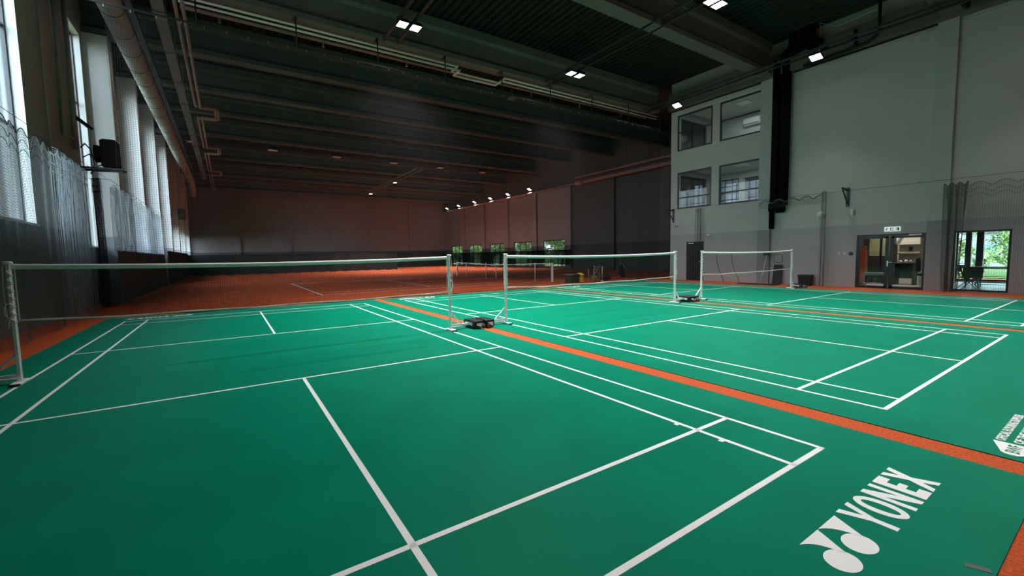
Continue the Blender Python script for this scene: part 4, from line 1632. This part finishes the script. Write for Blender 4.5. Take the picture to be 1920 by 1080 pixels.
# switches
for y, lab in ((-0.80, 'white square wall switch left of the glass door, left one'), (-0.98, 'white square wall switch left of the glass door, right one')):
    mb = MB()
    mb.bbox(XR - 0.015, XR, y - 0.045, y + 0.045, 1.33, 1.42, 0.004)
    o = mb.build('wall_switch', M['plastic_w'])
    tag(o, lab, 'switch', 'wall switches by the glass door')
    MB().box(XR - 0.022, XR - 0.014, y - 0.028, y + 0.028, 1.347, 1.403).build('rocker', M['plastic_w'], o)
t = thing('fire_button', 'round black call button beside the glass door', 'button', (XR, -1.2, 1.36))
mb = MB()
mb.lathe([(0.07, 0.0), (0.07, -0.03), (0.05, -0.045), (0.0, -0.045)], (0, 0, 0), 18, 'x')
mb.build('housing', M['black'], t)
mb = MB()
mb.lathe([(0.03, -0.044), (0.028, -0.055), (0.0, -0.056)], (0, 0, 0), 14, 'x')
mb.build('push_face', M['galv'], t)
# detectors and lamps on the wall
mb = MB()
mb.lathe([(0.17, 0.0), (0.17, -0.05), (0.14, -0.12), (0.07, -0.16), (0.0, -0.165)], (XR, -0.12, 3.0), 20, 'x')
tag(mb.build('wall_lamp', M['plastic_w']), 'round white wall lamp right of the ventilation riser', 'wall lamp')
t = thing('motion_sensor', 'small oval white sensor on the right wall below the black bracket', 'sensor', (XR, -1.2, 3.02))
mb = MB()
mb.lathe([(0.0, -0.14), (0.06, -0.13), (0.075, -0.06), (0.075, 0.06), (0.06, 0.13), (0.0, 0.14)], (-0.06, 0, 0), 14)
mb.build('body', M['plastic_w'], t)
MB().box(-0.05, 0.0, -0.03, 0.03, -0.04, 0.04).build('mount', M['charcoal'], t)
t = thing('camera_unit', 'small white and black surveillance camera at the left of the office block', 'camera', (XR, 6.9, 3.0))
mb = MB()
mb.lathe([(0.08, 0.0), (0.08, -0.05), (0.05, -0.1), (0.0, -0.1)], (0, 0, 0), 16, 'x')
mb.build('dome', M['plastic_w'], t)
mb = MB()
mb.lathe([(0.035, -0.09), (0.03, -0.12), (0.0, -0.125)], (0, 0, 0), 12, 'x')
mb.build('lens', M['black'], t)
mb = MB()
mb.bbox(XR - 0.07, XR, 4.86, 5.08, 2.38, 2.45, 0.01)
tag(mb.build('emergency_lamp', M['plastic_w']), 'small flat white lamp above and right of the black door', 'wall lamp')
mb = MB()
mb.box(XR - 0.02, XR, 1.35, 1.72, 0.98, 1.36)
o = tag(mb.build('notice', M['galv']), 'grey notice panel low on the wall beside the column', 'notice')
MB().box(XR - 0.024, XR - 0.019, 1.39, 1.68, 1.02, 1.32).build('sheet', M['wall'], o)
# things on the floor by the right wall
t = thing('waste_bin', 'black rectangular bin standing against the grey right wall', 'bin', (20.0, 0.28, 0))
mb = MB()
P = np.array([[(sx * (0.15 + 0.03 * k), sy * (0.21 + 0.03 * k), 0.02 + 0.42 * k) for sx, sy in ((-1, -1), (1, -1), (1, 1), (-1, 1))] for k in (0, 1)])
mb.grid(P, False, True)
mb.box(-0.15, 0.15, -0.21, 0.21, 0, 0.02)
mb.build('body', M['charcoal'], t)
MB().bbox(-0.19, 0.19, -0.25, 0.25, 0.44, 0.475, 0.01).build('rim', M['charcoal'], t)
t = thing('broom', 'broom with a pale handle leaning head-up on the column', 'broom', (19.75, 2.05, 0))
mb = MB()
mb.tube([(0.0, 0.0, 0.02), (0.37, -0.10, 1.36)], 0.016, 8)
mb.build('handle', M['plastic_w'], t)
MB().bbox(0.30, 0.43, -0.26, 0.06, 1.35, 1.45, 0.01).build('head', M['black'], t)
mb = MB()
mb.bbox(19.3, 19.75, 1.2, 2.9, 0.0, 0.035, 0.01)
tag(mb.build('floor_board', M['board']), 'long flat black board lying on the orange strip by the wall', 'board')
mb = MB()
mb.bar((20.05, 1.5, 0.02), (20.25, 1.5, 0.88), 0.36, 0.03)
tag(mb.build('leaning_panel', M['charcoal']), 'dark panel leaning on the wall below the grey notice', 'panel')
for y, lab in ((4.2, 'thin dark cable trailing down the grey wall, left one'), (3.4, 'thin dark cable trailing down the grey wall, right one')):
    mb = MB()
    mb.tube([(XR - 0.012, y + 0.35, 1.55), (XR - 0.012, y + 0.28, 1.0), (XR - 0.012, y + 0.12, 0.5), (XR - 0.012, y - 0.05, 0.15), (XR - 0.03, y - 0.1, 0.012)], 0.009, 5)
    tag(mb.build('wall_cable', M['charcoal']), lab, 'cable', 'cables on the office block wall')

# ================================================================== INSIDE THE OFFICE
t = thing('roll_up_banner', 'orange roll-up banner behind the left pane of the glass door', 'banner', (21.9, -1.05, 0))
MB().box(-0.01, 0.01, -0.16, 0.45, 0.12, 1.62).build('print', M['orange'], t)
MB().box(-0.014, 0.012, -0.16, 0.45, 0.12, 0.42).build('lower_print', M['pink'], t)
MB().bbox(-0.12, 0.12, -0.18, 0.47, 0.012, 0.12, 0.02).build('base', M['galv'], t)
MB().bbox(-0.02, 0.03, -0.16, 0.45, 1.60, 1.64, 0.01).build('top_bar', M['galv'], t)
mb = MB()
P = np.zeros((8, 10, 3))
for i in range(8):
    for j in range(10):
        v = i / 7
        P[i, j] = (22.45 + 0.05 * math.sin(j * 1.4), -1.1 + 0.95 * j / 9, 1.45 + 0.95 * v)
mb.grid(P)
mb.box(22.42, 22.5, -1.12, -0.1, 2.38, 2.44)
tag(mb.build('hanging_cloth', M['tealgrey']), 'teal grey cloth hanging above the orange banner', 'cloth')
for i, (y0, y1, lab) in enumerate(((-1.22, -0.80, 'tall olive and black locker behind the glass door, left one'), (-1.70, -1.26, 'tall olive and black locker behind the glass door, right one'))):
    t = thing('locker', lab, 'locker', (23.75, (y0 + y1) / 2, 0.012), 0, 'lockers behind the glass door')
    h = (y1 - y0) / 2
    MB().box(-0.2, 0.22, -h, h, 0.25, 2.3).build('body', M['black'], t)
    MB().box(-0.215, -0.2, -h + 0.03, h - 0.03, 1.2, 2.25).build('upper_door', M['locker'], t)
    MB().box(-0.215, -0.2, -h + 0.03, h - 0.03, 0.3, 1.17).build('lower_door', M['charcoal'], t)
    mb = MB()
    for a in (-h + 0.04, h - 0.04):
        mb.box(-0.18, -0.14, a - 0.02, a + 0.02, 0.0, 0.25)
        mb.box(0.16, 0.2, a - 0.02, a + 0.02, 0.0, 0.25)
    mb.build('feet', M['black'], t)
t = thing('bench', 'low grey bench in front of the lockers', 'bench', (23.0, -1.25, 0.012))
MB().bbox(-0.18, 0.18, -0.40, 0.45, 0.36, 0.48, 0.02).build('seat', M['tealgrey'], t)
mb = MB()
for a in (-0.3, 0.35):
    mb.box(-0.15, 0.15, a - 0.03, a + 0.03, 0.0, 0.36)
mb.build('leg', M['black'], t)
t = thing('counter_desk', 'grey counter desk with a dark top behind the right door pane', 'desk', (23.0, -2.22, 0.012))
MB().bbox(-0.35, 0.35, -0.36, 0.33, 0.88, 0.93, 0.008).build('top', M['charcoal'], t)
MB().box(-0.30, 0.32, 0.26, 0.31, 0.0, 0.88).box(0.24, 0.28, -0.33, 0.26, 0.25, 0.88).build('body', M['wood'], t)
MB().box(-0.30, 0.30, -0.33, -0.30, 0.0, 0.88).build('leg', M['wood'], t)
for i, (dy, m_, s) in enumerate(((-0.2, 'cloth_w', 0.05), (-0.05, 'plastic_w', 0.06), (0.12, 'label_w', 0.045))):
    mb = MB()
    mb.lathe([(0.0, 0.0), (s, 0.0), (s * 1.05, s), (s * 0.6, s * 1.9), (0.0, s * 2)], (22.9, -2.22 + dy, 0.942), 12)
    tag(mb.build('cup', M[m_]), ('beige cup on the counter desk nearest the chair', 'white cup in the middle of the counter desk', 'small white cup at the door end of the counter desk')[i], 'cup', 'cups on the counter desk')
t = thing('wall_shelf', 'long shelf on the beige wall behind the counter desk, upper one', 'shelf', (23.98, -2.2, 1.66))
MB().box(-0.28, 0.0, -0.68, 0.45, 0.0, 0.04).build('board', M['wood'], t)
MB().box(-0.2, 0.0, -0.5, -0.47, -0.12, 0.0).build('bracket', M['wood'], t)
t = dup(t, (23.98, -2.2, 1.28), label='long shelf on the beige wall behind the counter desk, lower one')
mb = MB()
mb.box(23.97, 23.995, -2.2, -2.08, 1.42, 1.60)
tag(mb.build('picture', M['wood']), 'small dark picture on the beige office wall', 'picture')
mb = MB()
P = np.zeros((7, 14, 3))
for i in range(7):
    for j in range(14):
        P[i, j] = (22.7 + 0.04 * math.sin(j * 1.6), -1.98 - (0.40 - 0.3 * (1 - i / 6)) * j / 13 * 1.0, 1.72 + 0.6 * i / 6)
mb.grid(P)
tag(mb.build('white_drape', M['curtain_w']), 'white draped cloth at the top of the right door pane', 'cloth')
t = thing('office_chair', 'black office chair with a pale jacket over it behind the glass door', 'chair', (21.55, -3.2, 0.012))
mb = MB()
mb.bbox(-0.24, 0.24, -0.25, 0.25, 0.46, 0.54, 0.03)
mb.build('seat', M['black'], t)
mb = MB()
mb.bbox(-0.22, 0.22, 0.20, 0.27, 0.6, 1.15, 0.03)
mb.box(-0.03, 0.03, 0.24, 0.28, 0.48, 0.65)
mb.build('backrest', M['black'], t)
mb = MB()
mb.tube([(0, 0, 0.1), (0, 0, 0.46)], 0.03, 8)
for k in range(5):
    w = 2 * PI * k / 5 + 0.3
    mb.bar((0, 0, 0.10), (0.27 * math.cos(w), 0.27 * math.sin(w), 0.06), 0.04, 0.03)
    mb.lathe([(0.0, -0.015), (0.03, -0.015), (0.03, 0.015), (0.0, 0.015)], (0.27 * math.cos(w), 0.27 * math.sin(w), 0.03), 10, 'y')
mb.build('base', M['steel'], t)
mb = MB()
P = np.zeros((7, 9, 3))
for i in range(7):
    for j in range(9):
        a = j / 8
        P[i, j] = (-0.26 + 0.5 * a, 0.14 - 0.12 * math.sin(PI * a) - 0.14 * (1 - i / 6), 0.62 + 0.5 * (i / 6) * (1 - 0.2 * a))
mb.grid(P)
o = mb.build('jacket', M['cloth_w'])
o.location = (21.55, -3.2, 0.012)
tag(o, 'pale jacket draped over the black office chair', 'jacket')
# fill panels added to brighten the office rooms
def panel(x, y, z, w, label, col=(1.0, 0.9, 0.78)):
    t = thing('fill_panel', label, 'fill light', (x, y, z), 0, 'added office fill panels')
    MB().box(-0.32, 0.32, -0.32, 0.32, -0.03, 0.0).build('frame', M['plastic_w'], t)
    lg = bpy.data.lights.new('panel_fill', 'AREA')
    lg.size = 0.58
    lg.energy = w
    lg.color = col
    lo = bpy.data.objects.new('panel_fill', lg)
    COL.objects.link(lo)
    lo.parent = t
    lo.location = (0, 0, -0.035)


panel(22.6, -1.9, 2.845, 70, 'square fill panel added to light the office behind the glass door')
panel(22.4, 4.4, 6.14, 60, 'square fill panel added to light the lower upstairs room', (0.9, 0.97, 0.95))
panel(22.4, 4.4, 9.34, 60, 'square fill panel added to light the top upstairs room', (0.9, 0.97, 0.95))
t = thing('air_conditioner', 'white wall air conditioner inside the top right office window', 'air conditioner', (24.48, 4.97, 8.62))
mb = MB()
mb.bbox(-0.28, 0.0, -0.48, 0.48, 0.0, 0.42, 0.06)
mb.build('casing', M['plastic_w'], t)
MB().box(-0.284, -0.26, -0.42, 0.42, 0.05, 0.10).build('louver', M['galv'], t)
mb = MB()
P = np.zeros((14, 4, 3))
for i in range(14):
    for j in range(4):
        P[i, j] = (24.40 + 0.04 * math.sin(i * 1.9), 4.15 + 1.15 * i / 13, 4.0 + 1.7 * j / 3)
mb.grid(P)
mb.box(24.38, 24.46, 4.1, 5.35, 5.68, 5.74)
M['sheer'] = glass_mat('sheer_curtain', (0.55, 0.58, 0.60), 0.02)
tag(mb.build('sheer_curtain', M['sheer']), 'sheer curtain at the right inside the lower right office window', 'curtain')

# ================================================================== TERRACE ROOM AND OUTDOORS
def folding_table(loc, rz, label):
    t = thing('folding_table', label, 'table', loc, rz, 'folding tables in the terrace room')
    MB().bbox(-0.3, 0.3, -0.62, 0.62, 0.72, 0.755, 0.008).build('tabletop', M['wood'], t)
    for a in (-0.5, 0.5):
        mb = MB()
        mb.tube([(-0.25, a, 0.012), (-0.25, a, 0.72)], 0.014, 6)
        mb.tube([(0.25, a, 0.012), (0.25, a, 0.72)], 0.014, 6)
        mb.tube([(-0.25, a, 0.15), (0.25, a, 0.15)], 0.012, 6)
        mb.build('leg', M['black'], t)
    mb = MB()
    mb.tube([(-0.25, -0.5, 0.15), (-0.25, 0.5, 0.15)], 0.012, 6)
    mb.tube([(0.25, -0.5, 0.36), (0.25, 0.5, 0.36)], 0.012, 6)
    mb.build('stretcher', M['black'], t)
    return t


folding_table((22.6, -4.95, 0.010), 0.05, 'dark folding table seen through the terrace window, nearer one')
folding_table((23.9, -4.6, 0.010), 0.0, 'dark folding table seen through the terrace window, farther one')
mb = MB()
mb.bar((22.15, -4.33, 0.40), (22.19, -4.33, 0.80), 0.52, 0.03)
mb.bar((22.15, -4.15, 0.02), (22.17, -4.2, 0.45), 0.03, 0.03)
mb.bar((22.15, -4.5, 0.02), (22.17, -4.45, 0.45), 0.03, 0.03)
tag(mb.build('board_panel', M['wood']), 'dark brown board propped up in front of the folding tables', 'board')


def patio_chair(loc, rz, label):
    t = thing('patio_chair', label, 'chair', loc, rz, 'dark chairs in the terrace room')
    MB().bbox(-0.22, 0.22, -0.22, 0.22, 0.42, 0.45, 0.01).build('seat', M['black'], t)
    mb = MB()
    mb.tube([(-0.2, 0.2, 0.44), (-0.2, 0.27, 0.85), (0.2, 0.27, 0.85), (0.2, 0.2, 0.44)], 0.014, 6)
    mb.bar((-0.2, 0.25, 0.72), (0.2, 0.25, 0.72), 0.02, 0.14)
    mb.build('backrest', M['black'], t)
    for sx in (-1, 1):
        for sy in (-1, 1):
            mb = MB()
            mb.tube([(sx * 0.24, sy * 0.26, 0.004), (sx * 0.19, -sy * 0.10, 0.43)], 0.012, 6)
            mb.build('leg', M['black'], t)


patio_chair((21.5, -4.35, 0.010), 0.4, 'dark folding chair at the left edge of the terrace window')
patio_chair((23.2, -5.75, 0.010), 2.6, 'dark folding chair at the right edge of the terrace window')
patio_chair((24.6, -3.75, 0.010), -0.6, 'dark folding chair behind the tables in the terrace room')
mb = MB()
mb.box(25.2, 25.35, -3.28, -3.02, 0.01, 1.30)
tag(mb.build('room_screen', M['wood_l']), 'beige panel standing at the left in the terrace room', 'panel')

mb = MB()
mb.box(26.7, 110, -60, 120, -0.32, -0.02)
o = mb.build('ground', M['grass'])
struct(o)
mb = MB()
mb.box(-60, XL - 0.4, -60, 120, -0.32, -0.02)
struct(mb.build('ground', M['grass']))


def tree_meshes(seed, nl, R, H, lm):
    rg = np.random.default_rng(seed)
    tr = MB()
    tr.tube([(0, 0, -0.1), (0.05, 0.02, H * 0.25), (-0.05, 0.08, H * 0.5), (0.1, 0, H * 0.8)], [0.16, 0.13, 0.10, 0.04], 8)
    for k in range(7):
        a = rg.uniform(0, 2 * PI)
        z = H * rg.uniform(0.28, 0.7)
        tr.tube([(0, 0.03, z), (R * 0.35 * math.cos(a), R * 0.35 * math.sin(a), z + 0.4), (R * 0.7 * math.cos(a), R * 0.7 * math.sin(a), z + 0.7)], [0.06, 0.04, 0.015], 5)
    lf = MB()
    cl = [(rg.normal(0, R * 0.42), rg.normal(0, R * 0.42), rg.uniform(0.18, 1.0) * H, rg.uniform(0.5, 0.9)) for _ in range(26)]
    vs, fs = [], []
    for i in range(nl):
        c = cl[rg.integers(len(cl))]
        d = rg.normal(0, 1, 3)
        d /= np.linalg.norm(d)
        p = np.array(c[:3]) + d * c[3] * rg.uniform(0.3, 1.0) * R * 0.45
        if p[2] < 0.15:
            continue
        u = rg.normal(0, 1, 3)
        u /= np.linalg.norm(u)
        w = np.cross(u, rg.normal(0, 1, 3))
        w /= np.linalg.norm(w)
        s = rg.uniform(0.09, 0.19)
        b = len(vs)
        vs += [p - u * s, p + w * s * 0.5, p + u * s, p - w * s * 0.5]
        fs.append((b, b + 1, b + 2, b + 3))
    lf.add(vs, fs)
    return tr.mesh('trunk', M['bark']), lf.mesh('foliage', lm)


TM = [tree_meshes(1, 2600, 2.0, 6.0, M['leaf']), tree_meshes(2, 2600, 2.2, 5.2, M['leaf2']), tree_meshes(3, 2200, 1.7, 4.6, M['leaf'])]
TREES = [(36.0, -1.3, 0), (38.5, -3.4, 1), (34.0, -4.6, 2), (33.0, -0.9, 1), (62.0, 0.6, 0), (56.5, -1.2, 0), (37.2, -2.35, 2), (64.0, 5.5, 1), (63.0, -5.0, 1), (72.0, -1.5, 0), (70.0, 9.5, 1),
         (34.5, 30.0, 0), (35.5, 34.5, 1), (34.0, 39.0, 0), (36.5, 43.5, 2), (34.5, 48.0, 0), (36.0, 53.0, 1), (35.0, 58.0, 0), (38.5, 31.5, 2), (39.5, 37.5, 0), (40.0, 46.0, 0), (39.0, 62.0, 0), (37.0, 67.0, 1), (41, 55, 0), (42, 72, 0)]
for i, (x, y, k) in enumerate(TREES):
    near = y < 10
    t = thing('tree', 'leafy green tree outside the terrace window' if near else 'leafy green tree outside the far right windows of the tennis hall', 'tree', (x, y, -0.02), i * 1.3,
              'trees outside the terrace' if near else 'trees outside the tennis hall')
    part('trunk', TM[k][0], t)
    part('foliage', TM[k][1], t)
    k = (1.5 if not near else 0.36 if k == 2 and x > 37 else 0.62 if x < 50 else 1.5)
    t.scale = (k, k, k * 0.95)
    t['label'] = t['label'] if x < 60 else 'tall green tree far beyond the white outbuilding'
    t['group'] = t['group'] if x < 60 else 'trees beyond the outbuilding'
t = thing('outbuilding', 'white building with a blue stripe beyond the trees of the terrace', 'building', (48.0, -0.9, -0.02))
MB().box(0, 4, -1.5, 1.5, 0, 2.6).build('wall', M['house'], t)
MB().box(-0.02, 0.0, -1.5, 1.5, 1.25, 1.7).build('stripe', M['house_b'], t)
MB().box(-0.2, 4.2, -1.7, 1.7, 2.6, 2.72).build('roof', M['galv'], t)
